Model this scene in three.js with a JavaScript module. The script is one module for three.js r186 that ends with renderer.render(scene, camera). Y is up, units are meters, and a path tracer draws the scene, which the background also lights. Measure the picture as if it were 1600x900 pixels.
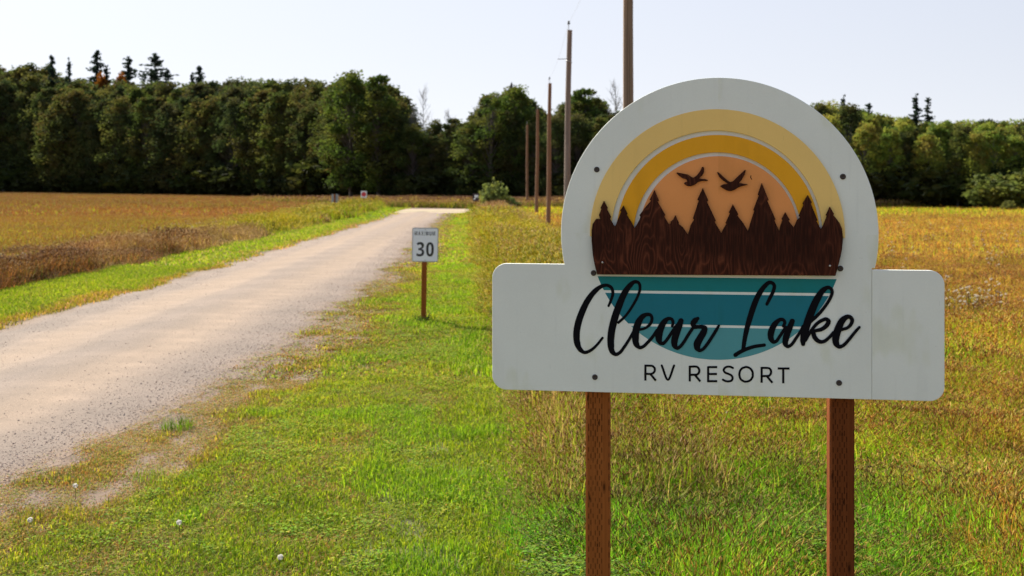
import * as THREE from 'three';
import { mergeGeometries } from 'three/addons/utils/BufferGeometryUtils.js';
import { FontLoader } from 'three/addons/loaders/FontLoader.js';
import { TextGeometry } from 'three/addons/geometries/TextGeometry.js';

// ------------------------------------------------------------------ camera, sky, sun, exposure
const scene = new THREE.Scene();
const camera = new THREE.PerspectiveCamera(28.842, 16 / 9, 0.1, 8000);
camera.position.set(0, 2.5, 0);
camera.lookAt(0, 2.5, -10);
camera.setViewOffset(1600, 900, 0, 169, 1600, 900);     // lens shifted down, verticals stay upright
camera.focus = 4.6;
camera.userData.fStop = 4.6;

const renderer = new THREE.WebGLRenderer({ antialias: true });
renderer.toneMapping = THREE.LinearToneMapping;
renderer.toneMappingExposure = 2.5;
renderer.shadowMap.enabled = true;

const SUN = new THREE.Vector3(-0.51, 0.616, -0.60).normalize();
{
  const W = 512, H = 256, data = new Float32Array(W * H * 4);
  for (let r = 0; r < H; r++) for (let c = 0; c < W; c++) {
    const up = ((r + 0.5) / H - 0.5) * Math.PI, az = ((c + 0.5) / W - 0.5) * 2 * Math.PI;
    const x = Math.cos(az) * Math.cos(up), y = Math.sin(up), z = Math.sin(az) * Math.cos(up);
    const h = Math.max(0, y), cs = Math.max(0, x * SUN.x + y * SUN.y + z * SUN.z);
    const t = 1 - Math.exp(-h * 2.6), whole = (1 + x * SUN.x + y * SUN.y + z * SUN.z) / 2, glow = 0.235 * Math.pow(whole, 1.6) + 0.25 * Math.pow(cs, 14);
    const low = 0.05 * Math.exp(-h * 9), hor = [0.193 + low, 0.207 + low, 0.230 + low], zen = [0.060, 0.105, 0.215];
    for (let k = 0; k < 3; k++) data[(r * W + c) * 4 + k] = hor[k] * (1 - t) + zen[k] * t + glow * [1, 0.98, 0.94][k];
    data[(r * W + c) * 4 + 3] = 1;
  }
  const sky = new THREE.DataTexture(data, W, H, THREE.RGBAFormat, THREE.FloatType);
  sky.mapping = THREE.EquirectangularReflectionMapping;
  sky.magFilter = THREE.LinearFilter;
  sky.needsUpdate = true;
  scene.background = sky;
  scene.environment = sky;
}
const sun = new THREE.DirectionalLight(new THREE.Color(1.0, 0.92, 0.76), 5.0);
sun.position.copy(SUN).multiplyScalar(200);
sun.castShadow = true;
sun.shadow.mapSize.set(4096, 4096);
Object.assign(sun.shadow.camera, { left: -120, right: 120, top: 120, bottom: -120, near: 1, far: 500 });
scene.add(sun, sun.target);

// ------------------------------------------------------------------ helpers
function rngOf(seed) {
  let s = seed >>> 0;
  return () => { s = (s + 0x6d2b79f5) | 0; let t = Math.imul(s ^ (s >>> 15), 1 | s); t = (t + Math.imul(t ^ (t >>> 7), 61 | t)) ^ t; return ((t ^ (t >>> 14)) >>> 0) / 4294967296; };
}
const hash2 = (x, y) => { let h = Math.imul(x, 374761393) + Math.imul(y, 668265263) | 0; h = Math.imul(h ^ (h >>> 13), 1274126177); return ((h ^ (h >>> 16)) >>> 0) / 4294967296; };
function vnoise(x, y, p = 0) {                            // value noise, periodic over p cells when p > 0
  const ix = Math.floor(x), iy = Math.floor(y), fx = x - ix, fy = y - iy, u = fx * fx * (3 - 2 * fx), v = fy * fy * (3 - 2 * fy);
  const w = (a) => (p ? ((a % p) + p) % p : a);
  const a = hash2(w(ix), w(iy)), b = hash2(w(ix + 1), w(iy)), c = hash2(w(ix), w(iy + 1)), d = hash2(w(ix + 1), w(iy + 1));
  return a + (b - a) * u + (c - a) * v + (a - b - c + d) * u * v;
}
function fbm(x, y, n = 4, p = 0) { let s = 0, a = 0.5, t = 0; for (let i = 0; i < n; i++) { s += a * vnoise(x + i * 17, y + i * 31, p); t += a; a *= 0.5; x *= 2; y *= 2; p *= 2; } return s / t; }
const clamp = (x, a = 0, b = 1) => Math.min(b, Math.max(a, x));
const sstep = (a, b, x) => { const t = clamp((x - a) / (b - a)); return t * t * (3 - 2 * t); };
const mix3 = (a, b, t) => [a[0] + (b[0] - a[0]) * t, a[1] + (b[1] - a[1]) * t, a[2] + (b[2] - a[2]) * t];
const table = (pts, x) => { if (x <= pts[0][0]) return pts[0][1]; for (let i = 1; i < pts.length; i++) if (x <= pts[i][0]) { const [a, b] = pts[i - 1], [c, d] = pts[i]; return b + (d - b) * (x - a) / (c - a); } return pts[pts.length - 1][1]; };
const rgb = (r, g, b) => new THREE.Color().setRGB(r, g, b);

const used = {};
const numbered = (name) => { const n = used[name] = (used[name] ?? -1) + 1; return n ? name + '_' + String(n).padStart(3, '0') : name; };
function tag(o, label, category, group, kind) {
  if (label) o.userData.label = label;
  if (category) o.userData.category = category;
  if (group) o.userData.group = group;
  if (kind) o.userData.kind = kind;
  return o;
}
const shaded = (o) => { o.castShadow = true; o.receiveShadow = true; return o; };
function mesh(name, geometry, material, parent = scene) { const m = shaded(new THREE.Mesh(geometry, material)); m.name = parent === scene ? numbered(name) : name; parent.add(m); return m; }
function thing(name, label, category, x = 0, y = 0, z = 0, turn = 0, group) {
  const g = new THREE.Group(); g.name = numbered(name); g.position.set(x, y, z); g.rotation.y = turn; scene.add(g);
  return tag(g, label, category, group);
}
function copyOf(o, label, x, y, z, turn, scale = [1, 1, 1]) {
  const c = o.clone(); c.name = numbered(o.name.replace(/_\d{3}$/, '')); scene.add(c); c.userData = { ...o.userData };
  if (label) c.userData.label = label;
  c.position.set(x, y, z); c.rotation.y = turn; c.scale.set(...scale);
  return c;
}
function tex(w, h, fn, repeat = [1, 1], srgb = false) {   // fn(u, v, x, y) -> [r, g, b] in 0..1
  const data = new Uint8Array(w * h * 4);
  for (let y = 0; y < h; y++) for (let x = 0; x < w; x++) {
    const c = fn(x / w, y / h, x, y), o = (y * w + x) * 4;
    for (let k = 0; k < 3; k++) data[o + k] = Math.round(255 * clamp(c[k]));
    data[o + 3] = 255;
  }
  const t = new THREE.DataTexture(data, w, h);
  t.wrapS = t.wrapT = THREE.RepeatWrapping; t.magFilter = THREE.LinearFilter; t.repeat.set(...repeat);
  if (srgb) t.colorSpace = THREE.SRGBColorSpace;
  t.needsUpdate = true;
  return t;
}
const grey = (f) => (u, v, x, y) => { const g = f(u, v, x, y); return [g, g, g]; };
class Build {                                             // collects triangles with colours, then makes one geometry
  constructor() { this.p = []; this.c = []; this.i = []; this.n = null; }
  v(x, y, z, c) { this.p.push(x, y, z); this.c.push(c[0], c[1], c[2]); return this.p.length / 3 - 1; }
  t(a, b, c) { this.i.push(a, b, c); }
  geometry(smooth = true) {
    const g = new THREE.BufferGeometry();
    g.setAttribute('position', new THREE.Float32BufferAttribute(this.p, 3));
    g.setAttribute('color', new THREE.Float32BufferAttribute(this.c, 3));
    g.setIndex(this.i);
    if (smooth) g.computeVertexNormals();
    return g;
  }
}
function tube(b, pts, radii, sides, color) {              // tapered tube through points
  let prev = null; const up = new THREE.Vector3();
  for (let i = 0; i < pts.length; i++) {
    const d = new THREE.Vector3().subVectors(pts[Math.min(i + 1, pts.length - 1)], pts[Math.max(i - 1, 0)]).normalize();
    up.set(Math.abs(d.y) > 0.9 ? 1 : 0, Math.abs(d.y) > 0.9 ? 0 : 1, 0);
    const a = new THREE.Vector3().crossVectors(d, up).normalize(), e = new THREE.Vector3().crossVectors(d, a);
    const ring = [];
    for (let k = 0; k < sides; k++) {
      const t = k / sides * Math.PI * 2, c = Math.cos(t) * radii[i], s = Math.sin(t) * radii[i];
      ring.push(b.v(pts[i].x + a.x * c + e.x * s, pts[i].y + a.y * c + e.y * s, pts[i].z + a.z * c + e.z * s, color));
    }
    if (prev) for (let k = 0; k < sides; k++) { const n = (k + 1) % sides; b.t(prev[k], prev[n], ring[k]); b.t(prev[n], ring[n], ring[k]); }
    prev = ring;
  }
}
const V = (x, y, z) => new THREE.Vector3(x, y, z);

// ------------------------------------------------------------------ lie of the land (metres; the road runs along -z)
const roadLeft = (z) => table([[-110, -9.6], [-95, -9.1], [-78, -8.45], [-60, -8.3], [-40, -8.4], [0, -8.6], [40, -9]], z) + (vnoise(z * 0.9, 5.1) - 0.5) * 0.35;
const roadRight = (z) => table([[-110, -5.4], [-80, -4.9], [-55, -4.2], [-38, -3.55], [-22, -3.35], [-14, -3.5], [-9, -4.1], [0, -4.4], [40, -4.4]], z) + (vnoise(z * 1.1, 9.7) - 0.5) * 0.45 + (vnoise(z * 4.3, 3.7) - 0.5) * 0.2;
const lawnRight = (z) => table([[-100, -3.4], [-82, -3.0], [-51, -1.5], [-30, -0.75], [-20, -0.3], [-14, 0.12], [-11, 0.02], [-8.8, 0.0], [-7.6, 0.22], [0, 0.4]], z) + (vnoise(z * 0.8, 1.3) - 0.5) * 0.5;
const bankLeft = (z) => table([[-100, -11.6], [-77, -10.7], [-40, -11.0], [-25, -11.5], [0, -12]], z) + (vnoise(z * 0.5, 2.3) - 0.5) * 0.6;
function gh(x, z) {
  const away = Math.max(x - roadRight(z) - 0.3, roadLeft(z) - 0.3 - x, 0), k = sstep(0, 3, away);
  return k * ((fbm(x * 0.35 + 40, z * 0.35 + 10, 2) - 0.5) * 0.10);
}
const turfAt = (x, z) => {                                // 0 bare verge .. 1 closed turf, right of the road
  const e = x - roadRight(z), n = 0.5 * fbm(x * 1.1, z * 0.5, 3) + 0.5 * fbm(x * 4.5, z * 2.6, 3), hole = Math.exp(-((x + 3.05) ** 2 / 0.10 + (z + 10.0) ** 2 / 0.9)) + 0.8 * Math.exp(-((x + 3.5) ** 2 / 0.2 + (z + 8.8) ** 2 / 0.15));
  return clamp(sstep(-0.1, 2.0, e + (n - 0.5) * 3.2) - hole * 1.1);
};
const russetAt = (x, z) => clamp(sstep(13, 27, -z) * 0.8 + 0.40 * sstep(1.9, 3.4, x) - 0.12 * sstep(16, 9, -z) + (fbm(x * 0.9 + 9, z * 0.5, 3) - 0.55) * 1.1);
// outlines of the sign, measured on the board in millimetres (x right, y up from the centre of the arch; third number: stroke width)
const SCRIPT_STROKES = {C:[[-428,-289,8.0],[-418,-265,10.2],[-411,-238,10.9],[-417,-216,11.6],[-435,-207,11.6],[-457,-212,13.8],[-485,-234,18.1],[-511,-269,21.0],[-533,-314,23.2],[-548,-358,23.9],[-555,-399,23.9],[-553,-436,22.5],[-542,-462,17.4],[-524,-475,12.3],[-500,-467,10.9],[-474,-444,9.4],[-452,-416,8.7]],l:[[-389,-354,9.4],[-360,-326,9.4],[-331,-283,9.4],[-311,-244,9.4],[-304,-215,10.2],[-309,-196,10.9],[-325,-192,13.1],[-345,-208,18.1],[-367,-241,22.5],[-389,-293,24.7],[-406,-345,25.4],[-417,-396,25.4],[-419,-441,23.9],[-414,-468,18.9],[-400,-480,13.1],[-384,-473,11.6],[-366,-450,10.9],[-345,-417,10.2],[-327,-384,10.2]],e:[[-303,-380,9.5],[-282,-373,9.5],[-264,-357,10.6],[-257,-336,11.1],[-263,-322,11.6],[-277,-320,13.1],[-295,-329,18.1],[-310,-352,23.9],[-319,-380,25.1],[-322,-411,24.6],[-319,-436,21.1],[-306,-451,12.6],[-292,-447,11.3],[-274,-430,11.3],[-254,-407,11.3],[-237,-381,11.3]],a:[[-178,-365,9.5],[-175,-350,10.6],[-180,-337,11.3],[-194,-335,13.1],[-209,-348,19.6],[-222,-371,23.9],[-230,-399,25.1],[-230,-417,23.1],[-225,-429,16.6],[-215,-433,12.6],[-203,-423,11.3],[-189,-403,11.3],[-174,-380,11.3],[-160,-360,11.3]],a_stem:[[-144,-342,18.1],[-151,-362,22.6],[-161,-390,23.9],[-169,-418,23.9],[-169,-438,20.6],[-160,-450,12.6],[-149,-445,11.3],[-134,-427,11.3],[-117,-399,11.3],[-99,-371,11.3]],r:[[-79,-332,12.1],[-89,-340,20.1],[-97,-352,19.1],[-93,-364,15.6],[-77,-365,13.1],[-60,-365,14.1],[-52,-370,18.1],[-58,-388,23.1],[-71,-411,24.1],[-81,-431,25.1],[-81,-446,22.1],[-74,-456,14.1],[-62,-454,11.3],[-47,-438,11.3],[-27,-408,11.3],[-10,-380,11.3],[2,-359,9.0]],L:[[186,-272,10.9],[198,-247,12.3],[210,-222,12.3],[214,-200,12.3],[207,-190,12.3],[195,-188,13.8],[176,-204,16.0],[154,-237,18.9],[137,-277,20.3],[122,-324,19.6],[109,-372,17.4],[101,-412,15.2],[96,-448,13.8]],L_foot:[[66,-472,14.5],[82,-461,13.8],[106,-449,13.1],[137,-438,12.3],[176,-431,11.6]],a2:[[248,-356,10.2],[254,-342,10.9],[247,-331,11.6],[234,-332,13.1],[214,-352,19.6],[202,-381,22.5],[201,-402,19.6],[209,-417,14.5],[220,-416,11.6],[236,-394,10.9],[257,-360,10.9]],a2_stem:[[282,-336,17.4],[271,-365,20.3],[259,-398,22.5],[256,-423,18.9],[264,-435,11.6],[278,-428,10.9],[295,-404,10.9],[313,-375,10.2],[323,-355,10.2]],k:[[350,-337,12.3],[375,-314,11.7],[401,-283,11.1],[422,-250,11.1],[432,-222,11.1],[427,-208,11.1],[415,-204,12.9],[396,-217,19.0],[375,-250,24.0],[355,-296,25.8],[339,-342,25.8],[328,-382,24.6],[323,-409,20.9],[323,-424,14.1]],k_arm:[[331,-409,12.3],[351,-375,11.1],[375,-344,11.7],[396,-330,12.3],[410,-326,12.9],[418,-334,15.4],[413,-348,15.4],[393,-365,13.5],[367,-372,11.7]],k_leg:[[360,-375,15.4],[367,-398,16.0],[384,-413,14.1],[401,-412,12.3],[419,-398,11.1],[437,-377,11.1]],e2:[[466,-366,10.4],[490,-357,11.1],[503,-342,12.3],[506,-327,13.5],[498,-316,13.5],[487,-316,16.0],[469,-331,22.1],[455,-361,25.2],[446,-392,25.2],[446,-416,21.5],[457,-431,14.1],[472,-427,11.7],[492,-406,11.1],[516,-375,10.4],[533,-355,9.2]]};
const PLAIN_STROKES = {R:[[[-283,-518],[-283,-581]],[[-283,-522],[-261,-522],[-255,-523],[-251,-526],[-247,-531],[-246,-537],[-247,-543],[-251,-549],[-255,-552],[-261,-554],[-283,-554]],[[-264,-554],[-242,-580]]],V:[[[-219,-520],[-195,-576],[-171,-519]]],R2:[[[-110,-518],[-110,-580]],[[-110,-522],[-88,-521],[-82,-522],[-77,-526],[-74,-531],[-73,-537],[-74,-543],[-77,-548],[-82,-552],[-88,-553],[-110,-554]],[[-91,-553],[-69,-579]]],E:[[[-39,-519],[-39,-581]],[[-39,-522],[-4,-521]],[[-39,-549],[-5,-548]],[[-39,-577],[-4,-576]]],S:[[[56,-523],[47,-519],[34,-519],[24,-525],[21,-534],[27,-542],[40,-547],[51,-553],[55,-562],[51,-572],[38,-576],[26,-574],[18,-570]]],O:[[[132,-546],[132,-554],[129,-561],[125,-567],[120,-571],[113,-574],[107,-575],[100,-575],[94,-572],[88,-568],[84,-562],[82,-555],[81,-548],[82,-540],[84,-533],[88,-527],[94,-522],[100,-520],[107,-518],[113,-519],[120,-522],[125,-526],[129,-532],[132,-539],[132,-546]]],R3:[[[166,-517],[166,-578]],[[166,-520],[188,-520],[194,-521],[198,-524],[201,-529],[202,-535],[201,-541],[198,-546],[194,-550],[188,-551],[166,-552]],[[185,-551],[207,-577]]],T:[[[227,-521],[272,-520]],[[248,-520],[248,-578]]]};
const TREE_LINE = [[-472,-163],[-482,-124],[-489,-88],[-494,-29],[-494,11],[-490,36],[-476,57],[-460,56],[-465,72],[-455,96],[-459,100],[-445,128],[-430,100],[-433,96],[-417,65],[-421,58],[-406,32],[-400,29],[-392,51],[-377,86],[-382,90],[-368,110],[-352,77],[-355,73],[-337,45],[-325,22],[-307,51],[-302,66],[-306,72],[-284,102],[-261,129],[-266,133],[-247,172],[-229,130],[-235,126],[-205,74],[-208,66],[-191,37],[-182,42],[-186,46],[-175,55],[-166,73],[-152,43],[-154,39],[-137,26],[-117,-3],[-107,34],[-94,55],[-98,61],[-76,129],[-81,134],[-60,179],[-39,131],[-44,126],[-10,53],[-14,47],[11,4],[22,26],[31,39],[27,43],[44,80],[40,85],[55,116],[76,78],[72,73],[95,43],[113,12],[122,44],[137,91],[133,94],[154,150],[150,154],[165,199],[191,134],[186,130],[217,59],[213,55],[231,12],[236,35],[244,56],[240,60],[254,86],[271,57],[266,53],[286,27],[298,56],[310,67],[304,72],[323,116],[319,120],[338,152],[354,125],[350,120],[375,56],[371,52],[388,22],[396,36],[410,72],[406,76],[421,108],[437,80],[434,76],[457,46],[466,25],[470,-11],[466,-57],[457,-100],[442,-157]];
const BIRDS = [[[-162,239],[-153,239],[-134,235],[-118,232],[-104,223],[-96,220],[-84,228],[-72,243],[-66,254],[-63,261],[-58,262],[-55,254],[-56,240],[-62,228],[-74,217],[-64,215],[-50,214],[-40,209],[-46,207],[-66,206],[-78,202],[-92,191],[-108,186],[-122,188],[-132,196],[-129,201],[-120,205],[-124,213],[-140,218],[-153,228]],[[-5,241],[3,238],[19,223],[35,209],[45,203],[57,207],[73,223],[89,238],[102,250],[104,246],[99,229],[89,211],[79,199],[91,197],[112,193],[103,190],[81,184],[63,173],[45,167],[29,171],[7,186],[21,194],[35,196],[15,211],[3,223]]];
// ------------------------------------------------------------------ ground and road
const SOIL = [0.137, 0.092, 0.065], THATCH = [0.12, 0.075, 0.032], LAWNG = [0.07, 0.075, 0.012], FIELD = [0.22, 0.115, 0.03], ROUGH = [0.08, 0.07, 0.015];
function groundColor(x, z) {
  const n = fbm(x * 0.9, z * 0.9, 3);
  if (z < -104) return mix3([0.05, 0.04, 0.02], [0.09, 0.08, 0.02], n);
  if (x < bankLeft(z)) return mix3([0.16, 0.09, 0.03], FIELD, sstep(0, 4, bankLeft(z) - x));
  if (x < roadLeft(z) + 0.1) return mix3(THATCH, LAWNG, sstep(0, 0.7, roadLeft(z) + 0.1 - x + (n - 0.5) * 0.8));
  if (x < lawnRight(z)) { const t = turfAt(x, z); return t < 0.5 ? mix3(SOIL, THATCH, t * 2) : mix3(THATCH, LAWNG, t * 2 - 1); }
  return mix3(ROUGH, FIELD, russetAt(x, z));
}
{
  const axis = (lo, hi, far, step, grow) => {            // fine between lo and hi, coarser outwards
    const a = []; for (let x = lo; x <= hi; x += step) a.push(x);
    let s = step, x = a[a.length - 1]; while (x < far) { s *= grow; x += s; a.push(x); }
    s = step; x = a[0]; while (x > -far) { s *= grow; x -= s; a.unshift(x); }
    return a;
  };
  const xs = axis(-13, 9, 3000, 0.14, 1.09), zs = [];
  { let z = -3.5; const front = []; while (z > -3000) { front.push(z); z -= Math.max(0.11, -z * 0.012) * (z < -130 ? 4 : 1); } let b = -3.5, s = 0.2; const back = []; while (b < 900) { b += s; s *= 1.15; back.push(b); } zs.push(...back.reverse(), ...front); }
  const nx = xs.length, nz = zs.length, p = new Float32Array(nx * nz * 3), c = new Float32Array(nx * nz * 3), uv = new Float32Array(nx * nz * 2), idx = [];
  for (let j = 0; j < nz; j++) for (let i = 0; i < nx; i++) {
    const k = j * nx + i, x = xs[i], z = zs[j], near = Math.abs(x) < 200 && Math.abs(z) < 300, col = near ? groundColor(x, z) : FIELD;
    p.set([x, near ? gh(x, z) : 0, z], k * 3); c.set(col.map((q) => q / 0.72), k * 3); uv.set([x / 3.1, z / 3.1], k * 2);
    if (i && j) idx.push(k - nx - 1, k - nx, k - 1, k - nx, k, k - 1);
  }
  const g = new THREE.BufferGeometry();
  g.setAttribute('position', new THREE.BufferAttribute(p, 3)); g.setAttribute('color', new THREE.BufferAttribute(c, 3)); g.setAttribute('uv', new THREE.BufferAttribute(uv, 2));
  g.setIndex(idx); g.computeVertexNormals();
  const dirt = tex(1024, 1024, (u, v) => { const a = fbm(u * 12, v * 12, 5, 12), b = vnoise(u * 380, v * 380, 380), d = vnoise(u * 150 + 3, v * 150, 150); const k = 0.34 + 0.42 * a + 0.2 * b + 0.16 * (d > 0.8 ? 1 : d * 0.4); return [k, k * 0.985, k * 0.96]; });
  const m = new THREE.MeshStandardMaterial({ map: dirt, vertexColors: true, roughness: 1, bumpMap: dirt, bumpScale: 0.018, side: THREE.DoubleSide });
  tag(mesh('ground', g, m), null, null, null, 'structure');
}
const roadTile = tex(1024, 1024, (u, v) => {
  const a = fbm(u * 6, v * 6, 4, 6), s = vnoise(u * 300, v * 300, 300), q = vnoise(u * 170 + 7, v * 170, 170), w = vnoise(u * 90, v * 90 + 3, 90);
  const k = 0.52 + 0.24 * a + 0.20 * (s - 0.5) + (q > 0.78 ? 0.16 : 0) - (w > 0.83 ? 0.10 : 0);
  return [k, k * 0.985, k * 0.965];
});
const roadMat = new THREE.MeshStandardMaterial({ map: roadTile, vertexColors: true, roughness: 0.95, bumpMap: roadTile, bumpScale: 0.012, side: THREE.DoubleSide });
const TRACK = [0.205, 0.147, 0.106], LOOSE = [0.136, 0.103, 0.086];
const roadY = (t, z) => 0.003 + 0.055 * Math.pow(Math.sin(Math.PI * clamp(t)), 1.4) - 0.012 * Math.exp(-((t - 0.33) ** 2) / 0.006) - 0.012 * Math.exp(-((t - 0.68) ** 2) / 0.006) + 0.006 * (vnoise(t * 9, z * 0.8) - 0.5) * Math.min(1, 6 * t * (1 - t));
function strip(name, label, across, along, at, paint) {
  const p = [], c = [], uv = [], idx = [];
  for (let j = 0; j <= along; j++) for (let i = 0; i <= across; i++) {
    const [x, y, z] = at(i / across, j / along), col = paint(i / across, x, z), k = p.length / 3;
    p.push(x, y, z); c.push(...col.map((q) => q / 0.66)); uv.push(x / 2.3, z / 2.3);
    if (i && j) idx.push(k - across - 2, k - across - 1, k - 1, k - across - 1, k, k - 1);
  }
  const g = new THREE.BufferGeometry();
  g.setAttribute('position', new THREE.Float32BufferAttribute(p, 3)); g.setAttribute('color', new THREE.Float32BufferAttribute(c, 3)); g.setAttribute('uv', new THREE.Float32BufferAttribute(uv, 2));
  g.setIndex(idx); g.computeVertexNormals();
  return tag(mesh(name, g, roadMat), label, null, null, 'structure');
}
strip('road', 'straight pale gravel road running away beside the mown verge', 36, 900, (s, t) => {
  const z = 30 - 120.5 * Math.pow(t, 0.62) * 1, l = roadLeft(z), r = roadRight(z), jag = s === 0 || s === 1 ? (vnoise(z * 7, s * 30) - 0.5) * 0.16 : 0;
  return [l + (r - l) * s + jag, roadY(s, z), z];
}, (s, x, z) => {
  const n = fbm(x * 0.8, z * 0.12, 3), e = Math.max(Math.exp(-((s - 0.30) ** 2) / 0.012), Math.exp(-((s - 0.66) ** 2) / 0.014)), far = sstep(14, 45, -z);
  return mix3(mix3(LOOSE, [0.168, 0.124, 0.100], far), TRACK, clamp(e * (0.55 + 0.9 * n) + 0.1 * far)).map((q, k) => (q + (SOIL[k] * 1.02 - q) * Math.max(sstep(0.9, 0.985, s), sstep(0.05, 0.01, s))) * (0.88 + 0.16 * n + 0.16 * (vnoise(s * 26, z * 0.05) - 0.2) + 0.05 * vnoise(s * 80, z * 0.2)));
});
strip('crossing_road', 'pale gravel side road turning off to the right before the wood', 40, 10, (s, t) => {
  const x = -8.9 + 7 * s, z = -84 - 11 * t + (vnoise(x * 0.5, t * 3) - 0.5) * 0.4;
  return [x, 0.012 + 0.055 * Math.sin(Math.PI * t) + 0.004, z];
}, (s, x, z) => { const grassy = Math.exp(-((z + 87.2) ** 2) / 0.35); return mix3([0.30, 0.23, 0.16], [0.13, 0.14, 0.04], grassy * 0.8); });
// loose stones thrown to the road's edge
{
  const r = rngOf(11), shapes = [];
  for (let k = 0; k < 2; k++) { const g = new THREE.IcosahedronGeometry(1, 0), q = g.attributes.position; for (let i = 0; i < q.count; i++) { const a = 0.75 + 0.5 * hash2(Math.round(q.getX(i) * 50) + k * 9, Math.round(q.getY(i) * 50) + Math.round(q.getZ(i) * 70)); q.setXYZ(i, q.getX(i) * a * 1.2, q.getY(i) * a * 0.5, q.getZ(i) * a); } g.computeVertexNormals(); shapes.push(g); }
  const m = new THREE.MeshStandardMaterial({ color: rgb(1, 1, 1), roughness: 0.9, flatShading: true });
  const M = new THREE.Matrix4(), q = new THREE.Quaternion(), e = new THREE.Euler();
  shapes.forEach((g, k) => {
    const spots = [];
    while (spots.length < 27000) {
      const d = 6 + 62 * Math.pow(r(), 2.3), z = -d, R = roadRight(z), L = roadLeft(z), kind = r();
      let x, size = 0.004 + 0.011 * r() * r() * r();
      if (kind < 0.74) x = R + 0.25 - Math.abs((r() + r() + r()) / 1.5 - 1) * 1.6 + (r() - 0.5) * 1.3; else if (kind < 0.85) x = L + r() * 0.9; else x = L + (R - L) * r();
      if (x < -0.56 * d - 2 || turfAt(x, z) > 0.55) continue;
      if (r() < 0.012) size *= 1.8;
      spots.push([x, z, size]);
    }
    const im = shaded(new THREE.InstancedMesh(g, m, spots.length)); im.name = numbered('gravel');
    spots.forEach(([x, z, s], i) => {
      const t = (x - roadLeft(z)) / (roadRight(z) - roadLeft(z)), y = t > 0 && t < 1 ? roadY(t, z) : gh(x, z);
      M.compose(V(x, y + s * 0.25, z), q.setFromEuler(e.set(r() * 0.6, r() * 6.3, r() * 0.6)), V(s, s, s * (0.7 + 0.5 * r())));
      im.setMatrixAt(i, M); const b = 0.215 + 0.12 * r() + (r() < 0.06 ? 0.14 : 0), w = r();
      im.setColorAt(i, rgb(b * (1.04 + 0.10 * w), b * (0.82 - 0.05 * w), b * (0.71 - 0.13 * w)));
    });
    tag(im, 'loose grey and tan stones along the gravel road', 'gravel', null, 'stuff'); scene.add(im);
  });
}

// ------------------------------------------------------------------ grass
function tuft(seed, n, radius, h0, h1, w, lean, tones, heads) {
  const r = rngOf(seed), b = new Build();
  for (let i = 0; i < n; i++) {
    const a = r() * 6.283, d = Math.sqrt(r()) * radius, x = Math.cos(a) * d, z = Math.sin(a) * d, h = h0 + (h1 - h0) * r(), f = r() * 6.283, l = h * lean * (0.3 + r());
    const dx = Math.cos(f) * l, dz = Math.sin(f) * l, ww = w * (0.6 + 0.8 * r()), sx = -Math.sin(f + (r() - 0.5)) * ww / 2, sz = Math.cos(f + (r() - 0.5)) * ww / 2;
    const tone = tones[Math.floor(r() * tones.length)], k = 0.55 + 0.9 * r(), c = tone.map((q) => q * k);
    const p = b.v(x - sx, -0.01, z - sz, c), q = b.v(x + sx, -0.01, z + sz, c), m1 = b.v(x + dx * 0.35 - sx * 0.85, h * 0.55, z + dz * 0.35 - sz * 0.85, c), m2 = b.v(x + dx * 0.35 + sx * 0.85, h * 0.55, z + dz * 0.35 + sz * 0.85, c);
    const t = b.v(x + dx, h * (1 - 0.25 * lean), z + dz, c);
    b.t(p, q, m1); b.t(q, m2, m1); b.t(m1, m2, t);
    if (heads && r() < heads.share) {                    // a seed head: a small spindle at the tip
      const hc = heads.tones[Math.floor(r() * heads.tones.length)], hw = heads.w * (0.7 + 0.6 * r()), hl = heads.l * (0.7 + 0.6 * r()), y = h * (1 - 0.25 * lean);
      const ids = [b.v(x + dx * 0.9, y - hl * 0.2, z + dz * 0.9, hc), b.v(x + dx + hw, y + hl * 0.35, z + dz, hc), b.v(x + dx - hw * 0.5, y + hl * 0.35, z + dz + hw * 0.87, hc), b.v(x + dx - hw * 0.5, y + hl * 0.35, z + dz - hw * 0.87, hc), b.v(x + dx * 1.15, y + hl, z + dz * 1.15, hc)];
      b.t(ids[0], ids[1], ids[2]); b.t(ids[0], ids[2], ids[3]); b.t(ids[0], ids[3], ids[1]); b.t(ids[4], ids[2], ids[1]); b.t(ids[4], ids[3], ids[2]); b.t(ids[4], ids[1], ids[3]);
    }
  }
  return b.geometry();
}
const bladeMat = new THREE.MeshPhysicalMaterial({ vertexColors: true, roughness: 0.75, transmission: 0.48, thickness: 0, side: THREE.DoubleSide, specularIntensity: 0.16 });
bladeMat.roughness = 0.9;
const G1 = [0.215, 0.33, 0.010], G2 = [0.315, 0.385, 0.016], G3 = [0.115, 0.22, 0.010], G4 = [0.40, 0.37, 0.035], T1 = [0.42, 0.31, 0.10], T2 = [0.34, 0.195, 0.05], B1 = [0.18, 0.075, 0.02], R1 = [0.36, 0.155, 0.034], R2 = [0.35, 0.19, 0.034], Y1 = [0.42, 0.32, 0.035];
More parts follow.
